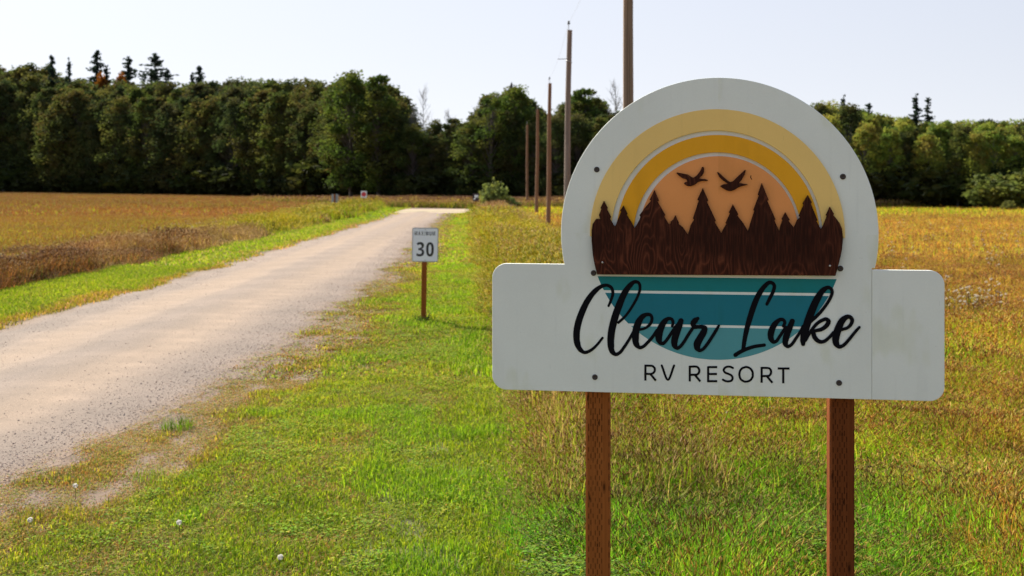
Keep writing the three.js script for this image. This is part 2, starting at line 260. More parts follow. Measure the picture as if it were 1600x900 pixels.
// one InstancedMesh per kind and distance: place(x, z, roll) returns null or [height factor, colour factor]
function scatter(name, label, geometries, seed, d0, d1, cell, x0, x1, place) {
  const r = rngOf(seed), spots = geometries.map(() => []);
  for (let z = -d0; z > -d1; z -= cell) {
    const a = Math.max(x0(z), -0.5 * -z - 2.2), b = Math.min(x1(z), 0.5 * -z + 2.2);
    for (let x = a; x < b; x += cell) {
      const px = x + (r() - 0.5) * cell * 1.3, pz = z + (r() - 0.5) * cell * 1.3, got = place(px, pz, r());
      if (got) spots[Math.floor(r() * geometries.length)].push([px, pz, got[0], got[1], r() * 6.283, r()]);
    }
  }
  const M = new THREE.Matrix4(), q = new THREE.Quaternion(), up = V(0, 1, 0);
  geometries.forEach((g, k) => {
    if (!spots[k].length) return;
    const im = shaded(new THREE.InstancedMesh(g, bladeMat, spots[k].length)); im.name = numbered(name);
    spots[k].forEach(([x, z, s, c, a, w], i) => {
      const wide = 0.8 + 0.4 * w;
      im.setMatrixAt(i, M.compose(V(x, gh(x, z), z), q.setFromAxisAngle(up, a), V(wide, s, wide)));
      im.setColorAt(i, rgb(c[0], c[1], c[2]));
    });
    tag(im, label, 'grass', null, 'stuff'); scene.add(im);
  });
}
const LAWN = [G1, G1, G2, G2, G3, G4, G1, G2, T1, G2];
const VERGE = [T2, G2, T1, B1, B1, G3, R1, T2, G1];
const ROUGHT = [G2, G1, G4, Y1, G1, G3, T1, G3, B1, T2], RUSSET = [R1, R2, T2, R2, Y1, B1, R2, G4, G1];
const bands = [[5.2, 14, 1], [14, 32, 2], [32, 70, 4.6], [70, 106, 9]];
const noiseTint = (x, z, f = 0.7) => { const n = fbm(x * f + 3, z * f * 0.7 + 8, 3), m = vnoise(x * 5, z * 3); return [0.78 + 0.5 * n + 0.16 * m, 0.86 + 0.28 * n + 0.12 * m, 0.8 + 0.3 * n]; };
bands.forEach(([a, b, k], i) => {
  const w = 0.0058 * k, rad = 0.08 * k;
  const lawn = [0, 1, 2].map((s) => tuft(100 + s + i * 10, 19, rad, 0.02, 0.092, w * 1.1, 0.8, LAWN));
  scatter('lawn_grass', 'short mown green grass between the gravel road and the sign', lawn, 200 + i, a, b, 0.052 * k, (z) => roadRight(z) - 0.2, lawnRight, (x, z, q) => {
    const t = turfAt(x, z); if (z < -83.4 || q > sstep(0.22, 0.72, t)) return null;
    const c = noiseTint(x, z), dry = sstep(0.8, 0.35, t) * 0.7, lush = vnoise(x * 1.7 + 50, z * 1.1) > 0.7 ? 0.12 : 0;
    const away = sstep(14, 26, -z), thin = 0.5 + 0.5 * away + 0.5 * sstep(0.25, 0.6, fbm(x * 2.6 + 20, z * 1.6, 3)); if (q > thin) return null;
    return [0.4 + 0.75 * vnoise(x * 3.1, z * 2.3) + lush * 3.5 + 0.5 * sstep(-0.9, 0.1, x - lawnRight(z)), [c[0] * (0.9 + dry * 0.35 - lush + 0.12 * away), c[1] * (0.92 - dry * 0.15 + lush * 0.4 + 0.16 * away), c[2] * (0.9 + dry)]];
  });
  const verge = [0, 1].map((s) => tuft(140 + s + i * 10, 22, rad * 1.25, 0.012, 0.055, w, 1.4, VERGE));
  scatter('verge_grass', 'thin brown and green grass on the bare road verge', verge, 230 + i, a, b, 0.05 * k, (z) => roadRight(z) - 0.5, (z) => roadRight(z) + 3.0, (x, z, q) => {
    const t = turfAt(x, z); if (z < -83.4 || q > 0.8 * sstep(0.0, 0.22, t) * (1 - 0.6 * sstep(0.6, 0.95, t)) + 0.85 * sstep(-0.5, 0.4, x - roadRight(z)) * sstep(0.33, 0.5, fbm(x * 4.3 + 7, z * 2.2, 3))) return null;
    return [0.4 + 0.9 * vnoise(x * 3, z * 3) * sstep(0, 0.4, t), noiseTint(x, z, 1.6).map((p) => p * 0.92)];
  });
  if (i >= 1) {
    scatter('left_verge_grass', 'strip of short green grass along the far side of the road', lawn, 260 + i, Math.max(a, 17), b, 0.055 * k, bankLeft, (z) => roadLeft(z) + 0.1, (x, z, q) => {
      const e = roadLeft(z) - x + (fbm(x * 1.3, z * 0.6, 3) - 0.5) * 0.9; if (q > sstep(-0.1, 0.35, e)) return null;
      const dry = sstep(0.6, 0.15, e); const c = noiseTint(x, z); return [0.8 + 0.9 * vnoise(x * 1.5, z), [c[0] * (0.94 + dry * 0.35), c[1] * (1.0 - dry * 0.2), c[2] * (1 + dry)]];
    });
  }
  // rough meadow to the right: green and yellow near the sign, russet farther out
  const rw = 0.0058 * k, rr = 0.10 * k, hd = { share: 0.42, tones: [B1, B1, R1, T2, T1], w: 0.0045 * Math.min(k, 4), l: 0.032 };
  const rough = [0, 1, 2].map((s) => tuft(300 + s + i * 10, 18, rr, 0.06, 0.36, rw, 0.3 + 0.25 * s, ROUGHT, hd)), russet = [0, 1, 2].map((s) => tuft(330 + s + i * 10, 18, rr, 0.08, 0.36, rw, 0.28 + 0.25 * s, RUSSET, { ...hd, share: 0.5 }));
  const meadow = (want) => (x, z, q) => {
    if (z < -83.4 && z > -96 && x < -1.8 && x > -9) return null;
    const far = sstep(72, 86, -z + (fbm(x * 0.2, z * 0.2, 2) - 0.5) * 10), ru = russetAt(x, z) * (1 - far), red = vnoise(x * 31.7, z * 29.3) < ru;
    if (red !== want || q > 0.45 + 0.9 * sstep(0.2, 0.55, fbm(x * 2.2 + 5, z * 1.3, 3))) return null;
    const c = noiseTint(x, z, 0.5).map((p, k) => p * (0.72 + 0.62 * fbm(x * 2.3 + 8, z * 1.4, 3)) * [1.2, 1.32, 1][k]), edge = sstep(0, 0.8, x - lawnRight(z)), green = Math.exp(-((z + 7.6) ** 2) / 2.6) * 0.5;
    return [(0.45 + 0.55 * edge) * (0.25 + 1.5 * fbm(x * 1.5, z * 1.0, 3)), want ? [c[0] * 0.93, c[1] * 0.9, c[2]] : [c[0] * (0.98 + far * 0.2 - green * 0.7), c[1] * (1.0 + far * 0.05 + green * 0.1), c[2] * 0.9]];
  };
  scatter('meadow_grass', 'rough yellow green meadow grass behind the sign', rough, 360 + i, a, b, 0.062 * k, lawnRight, () => 200, meadow(false));
  scatter('russet_grass', 'reddish brown seeding grass of the right hand field', russet, 390 + i, a, b, 0.062 * k, lawnRight, () => 200, meadow(true));
});
// clover and plantain leaves in the mown turf, and a leafy patch at the foot of the posts
function rosette(seed, n, radius, h, size, tones) {
  const r = rngOf(seed), b = new Build();
  for (let i = 0; i < n; i++) { const a = r() * 6.283, d = Math.sqrt(r()) * radius, y = h * (0.35 + 0.65 * r()), c = tones[Math.floor(r() * tones.length)].map((q) => q * (0.7 + 0.6 * r())), x = Math.cos(a) * d, z = Math.sin(a) * d, f = r() * 6.283, l = size * (0.6 + 0.8 * r()), w = l * 0.42, t = (r() - 0.4) * 0.9; const ux = Math.cos(f), uz = Math.sin(f); const p0 = b.v(x - ux * l * 0.5, y - t * l * 0.5, z - uz * l * 0.5, c), p1 = b.v(x - uz * w, y + w * 0.25, z + ux * w, c), p2 = b.v(x + ux * l * 0.5, y + t * l * 0.5, z + uz * l * 0.5, c), p3 = b.v(x + uz * w, y + w * 0.25, z - ux * w, c); b.t(p0, p1, p2); b.t(p0, p2, p3); }
  return b.geometry(false);
}
scatter('clover', 'low broad clover leaves among the mown grass', [rosette(701, 30, 0.10, 0.07, 0.018, [G1, G2, G3, G4]), rosette(702, 26, 0.09, 0.06, 0.022, [G1, G3, G1])], 703, 5.2, 20, 0.085, (z) => roadRight(z) + 0.6, (z) => lawnRight(z) + 0.2, (x, z, q) => (turfAt(x, z) < 0.6 || q > sstep(0.46, 0.72, fbm(x * 2.1 + 31, z * 1.5, 4)) * 0.55 ? null : [0.9 + 0.5 * q, noiseTint(x, z)]));
scatter('leafy_weeds', 'lush dark green leafy weeds round the foot of the sign posts', [rosette(711, 80, 0.14, 0.26, 0.024, [[0.16, 0.25, 0.008], G1, [0.12, 0.19, 0.008], [0.05, 0.08, 0.006]]), rosette(712, 80, 0.13, 0.22, 0.030, [[0.16, 0.25, 0.008], G1, [0.05, 0.08, 0.006], [0.12, 0.18, 0.008]])], 713, 5.6, 8.9, 0.11, (z) => 0.25, (z) => 3.2, (x, z, q) => (q > sstep(0.42, 0.62, fbm(x * 1.6 + 3, z * 1.3, 3) + 0.30 * sstep(8.0, 7.1, -z) - 0.12 - 0.22 * sstep(1.9, 2.5, x)) ? null : [0.35 + 0.8 * vnoise(x * 2, z * 2), noiseTint(x, z)]));
// the left field, russet and even, and the tall weeds on its bank
[[22, 70, 5], [70, 245, 14]].forEach(([a, b, k], i) => {
  const rus = [0, 1, 2].map((s) => tuft(430 + s + i * 10, 30, 0.1 * k, 0.12, 0.34, 0.005 * k, 0.5, RUSSET, { share: 0.4, tones: [R1, T2, R2, T1], w: 0.006 * k * 0.5, l: 0.04 }));
  scatter('field_grass', 'reddish brown grass of the wide left field', rus, 460 + i, a, b, 0.075 * k, () => -400, (z) => bankLeft(z) - 1.5, (x, z) => {
    if (-z > woodEdge(x) + 3) return null;
    const c = noiseTint(x, z, 0.12), g = fbm(x * 0.05 + 4, z * 0.09, 3); return [0.9 + 0.3 * c[0], [c[0] * 0.93, c[1] * (0.80 + 0.24 * g), c[2] * 1.05]];
  });
});
function woodEdge(x) { return table([[-160, 240], [-95, 208], [-36, 156], [-14, 127], [0, 119], [14, 106], [31, 97], [45, 91], [110, 78]], x); }
// ------------------------------------------------------------------ tall weeds
const DK = [0.085, 0.042, 0.018], RB = [0.20, 0.092, 0.03], TN = [0.38, 0.26, 0.10], BG = [0.44, 0.30, 0.15], YG = [0.29, 0.30, 0.022], GR = [0.50, 0.40, 0.03], DG = [0.08, 0.11, 0.015];
const wHead = (tones, w, l, share = 0.7) => ({ share, tones, w, l });
[[20, 38, 1, 0], [38, 62, 1.7, 1], [62, 106, 2.8, 2]].forEach(([a, b, k, i]) => {
  const kinds = [
    [tuft(500 + i, 26, 0.16 * k, 0.3, 0.75, 0.011 * k, 0.35, [DK, RB, DK, RB, DG], wHead([RB, DK, RB], 0.010 * k, 0.06)), tuft(503 + i, 24, 0.16 * k, 0.3, 0.7, 0.010 * k, 0.4, [RB, R2, RB, R1], wHead([R2, RB], 0.010 * k, 0.06))],
    [tuft(506 + i, 26, 0.15 * k, 0.2, 0.62, 0.009 * k, 0.45, [TN, BG, TN, GR], wHead([BG, TN], 0.010 * k, 0.07)), tuft(509 + i, 24, 0.15 * k, 0.2, 0.55, 0.009 * k, 0.5, [TN, YG, BG], wHead([BG], 0.010 * k, 0.06))],
    [tuft(512 + i, 30, 0.15 * k, 0.2, 0.66, 0.013 * k, 0.6, [YG, YG, G2, GR], wHead([GR, YG], 0.015 * k, 0.07, 0.5)), tuft(515 + i, 30, 0.15 * k, 0.2, 0.6, 0.013 * k, 0.6, [YG, DG, G1], wHead([GR], 0.014 * k, 0.05, 0.2))],
  ];
  const choose = (x, z) => {                              // 0 dark, 1 tan, 2 green
    const mixed = x > 0 || x > lawnRight(z) - 0.5 ? 0.5 : 0.36, n = (1.08 - mixed) * fbm(x * 0.55 + 70, z * 0.22, 3) + mixed * vnoise(x * 23.7, z * 19.3) - 0.04;
    if (x < bankLeft(z) + 1) { const dark = 1 - sstep(31, 40, -z + (n - 0.5) * 12); return n < 0.34 + 0.3 * dark + 0.35 * sstep(24, 20, -z) ? (dark > 0.3 || n < 0.26 ? 0 : 1) : -z > 50 ? 2 : 1; }
    return n < 0.22 ? 0 : n < 0.44 ? 1 : 2;
  };
  ['dry_weeds', 'tan_grass', 'green_weeds'].forEach((name, which) => {
    const words = [['dark brown dry weeds standing along the far verge of the left field', 'dark dry weeds among the growth along the mown strip on the right'], ['tan seeding grass along the edge of the left field', 'tan seeding grass beside the mown strip on the right'], ['yellow green weeds along the edge of the left field', 'yellow green weeds beside the mown strip below the poles']][which];
    scatter(name, words[0], kinds[which], 520 + i * 10 + which, Math.max(a, 21), b, 0.135 * k, (z) => bankLeft(z) - 4.2 - 0.02 * -z, bankLeft, (x, z, q) => {
      if (choose(x, z) !== which || q > 0.8 || -z > woodEdge(x) - 3) return null;
      const e = sstep(0, 0.5, bankLeft(z) - x), back = sstep(4.4, 1.0, bankLeft(z) - x), c = noiseTint(x, z, 0.5);
      return [(0.35 + 0.75 * e) * (0.45 + 0.55 * back) * (0.35 + 1.1 * vnoise(x * 1.1, z * 0.45)) * (which === 2 ? 1.25 : 1), c];
    });
    if (b > 22) scatter(name, words[1], kinds[which], 560 + i * 10 + which, Math.max(a, 13), b, 0.15 * k, lawnRight, (z) => lawnRight(z) + 3.6, (x, z, q) => {
      if (choose(x, z) !== which || q > 0.7) return null;
      if (z < -83.4 && z > -96 && x < -1.8) return null;
      const e = sstep(0, 0.5, x - lawnRight(z)) * sstep(3.6, 2.2, x - lawnRight(z)), c = noiseTint(x, z, 0.8);
      return [(0.4 + 0.85 * e) * (0.5 + 0.9 * vnoise(x * 1.4, z * 0.6)) * sstep(8, 24, -z) + 0.06, c];
    });
  });
});
scatter('verge_weeds', 'shaggy knee high brown and green weeds edging the lawn left of the sign posts', [
  tuft(581, 20, 0.13, 0.16, 0.52, 0.006, 0.4, [RB, G1, G2, DG, T1, G1, G3], wHead([RB, DK, TN], 0.006, 0.045, 0.4)), tuft(582, 22, 0.13, 0.12, 0.42, 0.007, 0.55, [G2, YG, G1, T1, DG], wHead([TN, RB], 0.005, 0.04, 0.4)), tuft(583, 18, 0.12, 0.15, 0.46, 0.005, 0.5, [T1, TN, G2, G1], wHead([BG, TN], 0.006, 0.05, 0.6))],
  584, 8.2, 22, 0.11, (z) => lawnRight(z) - 0.05, (z) => lawnRight(z) + 1.5, (x, z, q) => {
    const e = x - lawnRight(z), n = fbm(x * 1.6 + 12, z * 0.7, 3); if (q > sstep(0.36, 0.56, n + 0.22 * sstep(1.3, 0.2, e))) return null;
    return [0.35 + 0.75 * sstep(0, 0.35, e) * (0.5 + n), noiseTint(x, z, 0.9).map((p) => p * 0.92)];
  });
{                                                         // the belt of weeds between the side road and the wood
  const k = 3.2, kinds = [tuft(590, 30, 0.16 * k, 0.3, 0.85, 0.013 * k, 0.5, [YG, G3, YG, TN, DG], wHead([TN, GR, RB], 0.012 * k, 0.1, 0.5)), tuft(591, 28, 0.16 * k, 0.3, 0.8, 0.012 * k, 0.5, [YG, RB, TN, DG], wHead([RB, TN, BG], 0.012 * k, 0.1, 0.6))];
  scatter('weed_belt', 'belt of tall yellow green weeds along the foot of the wood', kinds, 595, 95.5, 122, 0.42, () => -45, () => 70, (x, z) => -z > woodEdge(x) + 1 || -z < woodEdge(x) - 24 || (x > 12 && -z < woodEdge(x) - 3) ? null : [0.75 + 0.45 * vnoise(x * 0.4, z * 0.4), noiseTint(x, z, 0.3)]);
}
// white thistle down and seed heads
{
  const b = new Build(), r = rngOf(5);
  for (let i = 0; i < 5; i++) {
    const a = r() * 6.28, d = r() * 0.10, x = Math.cos(a) * d, z = Math.sin(a) * d, y = 0.24 + r() * 0.16, s = 0.013 + 0.012 * r();
    tube(b, [V(x * 0.4, 0, z * 0.4), V(x, y, z)], [0.003, 0.002], 3, [0.2, 0.12, 0.05]);
    for (let k = 0; k < 22; k++) { const u = r() * 2 - 1, f = r() * 6.28, w = Math.sqrt(1 - u * u), p = V(w * Math.cos(f), u * 0.8, w * Math.sin(f)), t = V(-p.z, 0.3, p.x).multiplyScalar(0.3); const c = [0.55, 0.49, 0.40]; const i0 = b.v(x, y, z, c), i1 = b.v(x + (p.x + t.x) * s, y + (p.y + t.y) * s, z + (p.z + t.z) * s, c), i2 = b.v(x + (p.x - t.x) * s, y + (p.y - t.y) * s, z + (p.z - t.z) * s, c); b.t(i0, i1, i2); }
  }
  const g = b.geometry();
  const put = (label, n, seed, at) => {
    const q = rngOf(seed), im = shaded(new THREE.InstancedMesh(g, bladeMat, n)), M = new THREE.Matrix4(); im.name = numbered('thistle_down');
    for (let i = 0; i < n; i++) { const [x, z, s] = at(q); im.setMatrixAt(i, M.compose(V(x, gh(x, z), z), new THREE.Quaternion().setFromAxisAngle(V(0, 1, 0), q() * 6.28), V(s, s * (0.8 + 0.5 * q()), s))); im.setColorAt(i, rgb(1, 1, 1)); }
    scene.add(tag(im, label, 'thistle down', null, 'stuff'));
  };
  put('white thistle down in the russet field right of the sign', 62, 21, (q) => { const z = -(18.6 + (q() + q()) * 1.5); return [6.6 + 3.8 * q(), z, 0.9 + 0.7 * q()]; });
  put('scattered pale seed heads far out in the right hand field', 90, 22, (q) => { const z = -(26 + 30 * q()); return [-z * (0.2 + 0.28 * q()), z, 1.2]; });
  put('white seed heads along the weedy bank of the left field', 40, 23, (q) => { const z = -(23 + 36 * q()); return [bankLeft(z) - 0.4 - 5 * q(), z, 1.0 + 0.4 * q()]; });
  put('pale seed heads among the weeds below the utility poles', 45, 24, (q) => { const z = -(24 + 18 * q()); return [lawnRight(z) + 0.3 + 2.6 * q(), z, 1.3]; });
  put('a few white tufts in the meadow between the sign posts', 14, 25, (q) => { const z = -(8.4 + 5 * q()); return [0.8 + 2.2 * q(), z, 0.55]; });
}
// single plants near the camera
const soft = bladeMat;
function dandelion(x, z, h, label) {
  const t = thing('dandelion', label, 'dandelion clock', x, gh(x, z), z, hash2(Math.round(x * 90), Math.round(z * 90)) * 6, 'dandelion clocks in the mown grass');
  const s = new Build(); tube(s, [V(0, -0.02, 0), V(0.004, h * 0.5, 0.002), V(0.012, h, 0)], [0.0026, 0.0023, 0.002], 5, [0.16, 0.15, 0.05]); mesh('stem', s.geometry(), soft, t);
  const b = new Build(), r = rngOf(77), c = [0.9, 0.88, 0.85];
  for (let k = 0; k < 150; k++) { const u = r() * 2 - 1, f = r() * 6.28, w = Math.sqrt(1 - u * u), p = V(w * Math.cos(f), u, w * Math.sin(f)), e = V(-p.z, 0.2, p.x).normalize().multiplyScalar(0.0042), R = 0.0155 + 0.003 * r(), q = new THREE.Vector3().crossVectors(p, e);
    const o = V(0.012, h + 0.004, 0); const i0 = b.v(o.x + p.x * R * 0.55, o.y + p.y * R * 0.55, o.z + p.z * R * 0.55, c); const ring = [0, 1, 2].map((n) => { const a = n * 2.094; return b.v(o.x + p.x * R + e.x * Math.cos(a) + q.x * Math.sin(a), o.y + p.y * R + e.y * Math.cos(a) + q.y * Math.sin(a), o.z + p.z * R + e.z * Math.cos(a) + q.z * Math.sin(a), c); }); b.t(i0, ring[0], ring[1]); b.t(i0, ring[1], ring[2]); b.t(i0, ring[2], ring[0]); }
  mesh('seed_head', b.geometry(), soft, t);
}
dandelion(-3.40, -8.72, 0.11, 'round white dandelion clock on the verge, highest of those at the lower left');
dandelion(-3.42, -7.92, 0.09, 'round white dandelion clock close to the left edge of the photo');
dandelion(-2.33, -7.86, 0.09, 'round white dandelion clock standing alone in the mown grass');
dandelion(-1.49, -7.16, 0.08, 'white dandelion clock cut by the bottom edge of the photo');
function clump(name, label, category, x, z, seed, args, tones, heads, group) {
  const g = tuft(seed, ...args, tones, heads); const m = mesh(name, g, soft); m.position.set(x, gh(x, z), z); return tag(m, label, category, group);
}
clump('grass_clump', 'small bright green grass clump standing alone on the bare gravel verge', 'grass clump', -3.36, -11.25, 61, [170, 0.17, 0.05, 0.17, 0.006, 0.8], [[0.13, 0.22, 0.010], [0.16, 0.25, 0.012], [0.08, 0.15, 0.01]]);
clump('grass_clump', 'long low green grass clump between two bare patches of verge', 'grass clump', -3.02, -9.4, 62, [130, 0.2, 0.03, 0.10, 0.005, 1.1], [G1, G2, G3]);
clump('grass_clump', 'dark green weeds round the foot of the speed sign post', 'weeds', -1.52, -19.6, 63, [130, 0.22, 0.05, 0.22, 0.013, 0.9], [DG, [0.05, 0.1, 0.015], G3]);
clump('dock_plant', 'dark brown dried weeds left of the left sign post', 'dried weeds', 0.56, -12.0, 64, [260, 0.5, 0.15, 0.55, 0.009, 0.6], [DK, RB, DK, G3, B1], wHead([DK, RB], 0.008, 0.06));
clump('dock_plant', 'dark weeds seen between the sign posts near the left one, under the board', 'dried weeds', 0.98, -11.6, 69, [150, 0.4, 0.12, 0.45, 0.008, 0.6], [DK, DK, G3, RB], wHead([DK, RB], 0.008, 0.05));
clump('dock_plant', 'reddish brown dried grass tuft at the edge of the lawn below the sign', 'dried weeds', 0.42, -9.9, 65, [160, 0.34, 0.12, 0.42, 0.004, 0.7], [TN, RB, G4, T1, B1], wHead([RB, TN], 0.004, 0.05));
clump('grass_clump', 'lush green grass clump at the bottom between the sign posts', 'grass clump', 1.62, -7.55, 66, [420, 0.42, 0.12, 0.30, 0.007, 0.8], [G3, [0.06, 0.13, 0.015], G1, DG]);
clump('grass_clump', 'lush green grass clump just left of the left sign post', 'grass clump', 0.42, -7.5, 67, [240, 0.3, 0.08, 0.22, 0.006, 0.8], [G3, [0.06, 0.13, 0.015], G1]);
clump('grass_clump', 'pale dry grass patch with brown seed heads right of the left sign post', 'dry grass', 1.05, -8.7, 68, [170, 0.4, 0.12, 0.40, 0.004, 0.6], [T1, TN, BG, RB, G4], wHead([BG, RB, TN], 0.005, 0.05));
function budWeed(x, z, h, seed, label) {
  const t = thing('dried_weed', label, 'dried weed', x, gh(x, z), z, 0, 'dark headed dried weeds right of the sign'), r = rngOf(seed), s = new Build(), hd = new Build();
  const top = V((r() - 0.5) * 0.08, h, (r() - 0.5) * 0.08); tube(s, [V(0, -0.02, 0), top.clone().multiplyScalar(0.5), top], [0.005, 0.004, 0.003], 4, [0.2, 0.13, 0.04]);
  for (let i = 0; i < 4; i++) {
    const f = 0.45 + 0.5 * r(), p = top.clone().multiplyScalar(f), e = p.clone().add(V((r() - 0.5) * 0.22, 0.03 + 0.09 * r(), (r() - 0.5) * 0.16)); tube(s, [p, e], [0.0032, 0.002], 3, [0.2, 0.13, 0.04]);
    for (let k = 0; k < 2; k++) { const o = e.clone().add(V((r() - 0.5) * 0.02, (r() - 0.5) * 0.02, (r() - 0.5) * 0.02)), w = 0.006 + 0.003 * r(); tube(hd, [V(o.x, o.y - w, o.z), o, V(o.x, o.y + w, o.z)], [0.001, w, 0.001], 5, [0.045, 0.03, 0.022]); }
  }
  mesh('stem', s.geometry(), soft, t); tag(mesh('seed_head', hd.geometry(), soft, t), null, null, null, 'stuff');
}
budWeed(2.62, -8.3, 0.36, 71, 'dried weed with dark heads right beside the right sign post');
budWeed(2.86, -8.15, 0.40, 72, 'dried weed with dark heads, second out from the right sign post');
budWeed(3.16, -8.2, 0.34, 73, 'dried weed with dark heads, third out from the right sign post');
budWeed(3.42, -8.35, 0.38, 74, 'dried weed with dark heads, farthest out from the right sign post');

// ------------------------------------------------------------------ utility poles
const poleTex = tex(256, 1024, (u, v) => { const g = fbm(u * 24, v * 5, 4, 0) * 0.6 + vnoise(u * 90, v * 9) * 0.4, crack = vnoise(u * 34, v * 3.3) > 0.8 ? 0.55 : 1, k = (0.55 + 0.6 * g) * crack, w = fbm(u * 3, v * 4 + 7, 3); return [k * (0.62 + 0.12 * w), k * 0.55, k * (0.50 - 0.1 * w)]; });
const poleMat = new THREE.MeshStandardMaterial({ map: poleTex, color: rgb(0.38, 0.36, 0.36), roughness: 0.95, bumpMap: poleTex, bumpScale: 0.012 });
const poleBrown = poleMat.clone(); poleBrown.color = rgb(0.36, 0.23, 0.15);
const steel = new THREE.MeshStandardMaterial({ color: rgb(0.32, 0.32, 0.33), roughness: 0.5, metalness: 0.6 });
const dark = new THREE.MeshStandardMaterial({ color: rgb(0.05, 0.05, 0.055), roughness: 0.6 });
const tips = [];
function pole(x, z, h, r0, lean, mat, label, bracket) {
  const t = thing('utility_pole', label, 'utility pole', x, 0, z, 0, 'row of utility poles right of the road'); t.rotation.z = -lean;
  const g = new THREE.CylinderGeometry(r0 * 0.72, r0, h + 0.3, 20, 24), q = g.attributes.position; g.translate(0, h / 2 - 0.15, 0);
  for (let i = 0; i < q.count; i++) q.setX(i, q.getX(i) + 0.012 * Math.sin(q.getY(i) * 0.9 + z) + 0.004 * (vnoise(q.getY(i) * 3, i) - 0.5));
  g.computeVertexNormals(); mesh('shaft', g, mat, t);
  const p = mesh('insulator_pin', new THREE.CylinderGeometry(0.012, 0.012, 0.26, 8).translate(-0.03, h + 0.1, 0), steel, t);
  mesh('insulator', new THREE.LatheGeometry([[0.001, 0], [0.045, 0], [0.05, 0.03], [0.03, 0.05], [0.04, 0.08], [0.028, 0.11], [0.001, 0.115]].map(([a, b]) => new THREE.Vector2(a, b)), 14).translate(-0.03, h + 0.2, 0), dark, t);
  if (bracket) {
    mesh('bracket', mergeGeometries([new THREE.CylinderGeometry(0.012, 0.012, 0.42, 8).rotateZ(Math.PI / 2 + 0.05).translate(-0.17, h - 0.97, r0 * 0.6), new THREE.TorusGeometry(r0 * 0.8, 0.018, 6, 20).rotateX(Math.PI / 2).rotateZ(-0.3).translate(0, h - 1.05, 0)]), steel, t);
  }
  tips.push(V(x + Math.sin(lean) * h - 0.03, h + 0.24, z));
}
const poleWarm = poleMat.clone(); poleWarm.color = rgb(0.38, 0.32, 0.26);
pole(1.95, -18.9, 7.5, 0.105, 0.004, poleWarm, 'nearest utility pole, rising behind the big sign\'s arch and cut off above');
pole(1.80, -37.4, 7.5, 0.115, 0.016, poleMat, 'grey utility pole with a metal arm near its top, left of the big sign', true);
pole(1.83, -56.8, 7.4, 0.12, 0.013, poleBrown, 'brown utility pole standing clear in the weeds, third along the row');
pole(1.71, -78, 7.4, 0.125, 0.012, poleBrown, 'brown utility pole, fourth along the row');
pole(1.34, -99.6, 7.4, 0.125, 0.002, poleBrown, 'thin farthest brown utility pole at the end of the row by the shrub');
{
  const ends = [V(2.0, 7.74, -2), ...tips, V(1.2, 7.7, -122)];
  for (let i = 0; i + 1 < ends.length; i++) {
    const a = ends[i], b = ends[i + 1], pts = []; for (let k = 0; k <= 10; k++) { const t = k / 10; pts.push(V(a.x + (b.x - a.x) * t, a.y + (b.y - a.y) * t - 0.5 * 4 * t * (1 - t) * 0.5, a.z + (b.z - a.z) * t)); }
    tag(mesh('overhead_wire', new THREE.TubeGeometry(new THREE.CatmullRomCurve3(pts), 20, 0.0022, 5), steel), ['thin overhead wire from the nearest pole out over the camera', 'thin overhead wire between the nearest pole and the pole with the metal arm', 'thin overhead wire between the second and third pole', 'thin overhead wire between the third and fourth pole', 'thin overhead wire between the two farthest poles', 'thin overhead wire from the farthest pole into the wood'][i], 'wire', 'overhead wires');
  }
}

// ------------------------------------------------------------------ timber and sheet metal
const postTex = tex(256, 1024, (u, v) => {               // pressure treated timber: grain, rows of incising cuts, knots
  const grain = fbm(u * 20, v * 3, 4) * 0.55 + vnoise(u * 60, v * 8) * 0.25, rows = 11, col = Math.floor(u * rows), cu = u * rows - col - 0.5, cv = (v * 17 + (col % 2) * 0.5 + hash2(col, 3) * 0.1) % 1 - 0.5;
  const worn = fbm(u * 3 + 2, v * 5, 3), cut = Math.abs(cu) < 0.10 + 0.12 * worn && Math.abs(cv) < 0.12 + 0.26 * worn && hash2(col * 7, Math.floor(v * 17 + (col % 2) * 0.5)) > 0.12 && !(u > 0.70 && u < 0.93 && fbm(v * 3, 1, 2) > 0.42) ? 0.36 : 1;
  let k = (0.5 + 0.62 * grain) * cut;
  for (const [a, b, s] of [[0.78, 0.86, 0.05], [0.17, 0.80, 0.035], [0.1, 0.33, 0.05], [0.55, 0.2, 0.03], [0.5, 0.55, 0.025]]) { const d = Math.hypot((u - a) / s, (v - b) / (s * 0.42)); if (d < 1) k *= 0.22 + 0.4 * d * d; else if (d < 1.7) k *= 0.78; }
  return [k, k * (0.82 + 0.12 * grain), k * (0.7 + 0.1 * grain)];
});
const postMat = new THREE.MeshPhysicalMaterial({ map: postTex, color: rgb(0.36, 0.13, 0.032), roughness: 0.9, specularIntensity: 0.15, bumpMap: postTex, bumpScale: 0.003 });
function postGeometry(w, h, y0, shift = 0) {              // chamfered square post with uv along its length
  const s = new THREE.Shape(), c = 0.006, a = w / 2; s.moveTo(-a + c, -a); s.lineTo(a - c, -a); s.lineTo(a, -a + c); s.lineTo(a, a - c); s.lineTo(a - c, a); s.lineTo(-a + c, a); s.lineTo(-a, a - c); s.lineTo(-a, -a + c);
  const g = new THREE.ExtrudeGeometry(s, { depth: h, bevelEnabled: false, steps: 10 }).rotateX(-Math.PI / 2).translate(0, y0, 0), p = g.attributes.position, n = g.attributes.normal, uv = g.attributes.uv;
  for (let i = 0; i < p.count; i++) uv.setXY(i, (Math.abs(n.getZ(i)) > Math.abs(n.getX(i)) ? p.getX(i) : p.getZ(i)) / w + 0.5, (p.getY(i) - y0) / 0.75 + shift);
  return g;
}
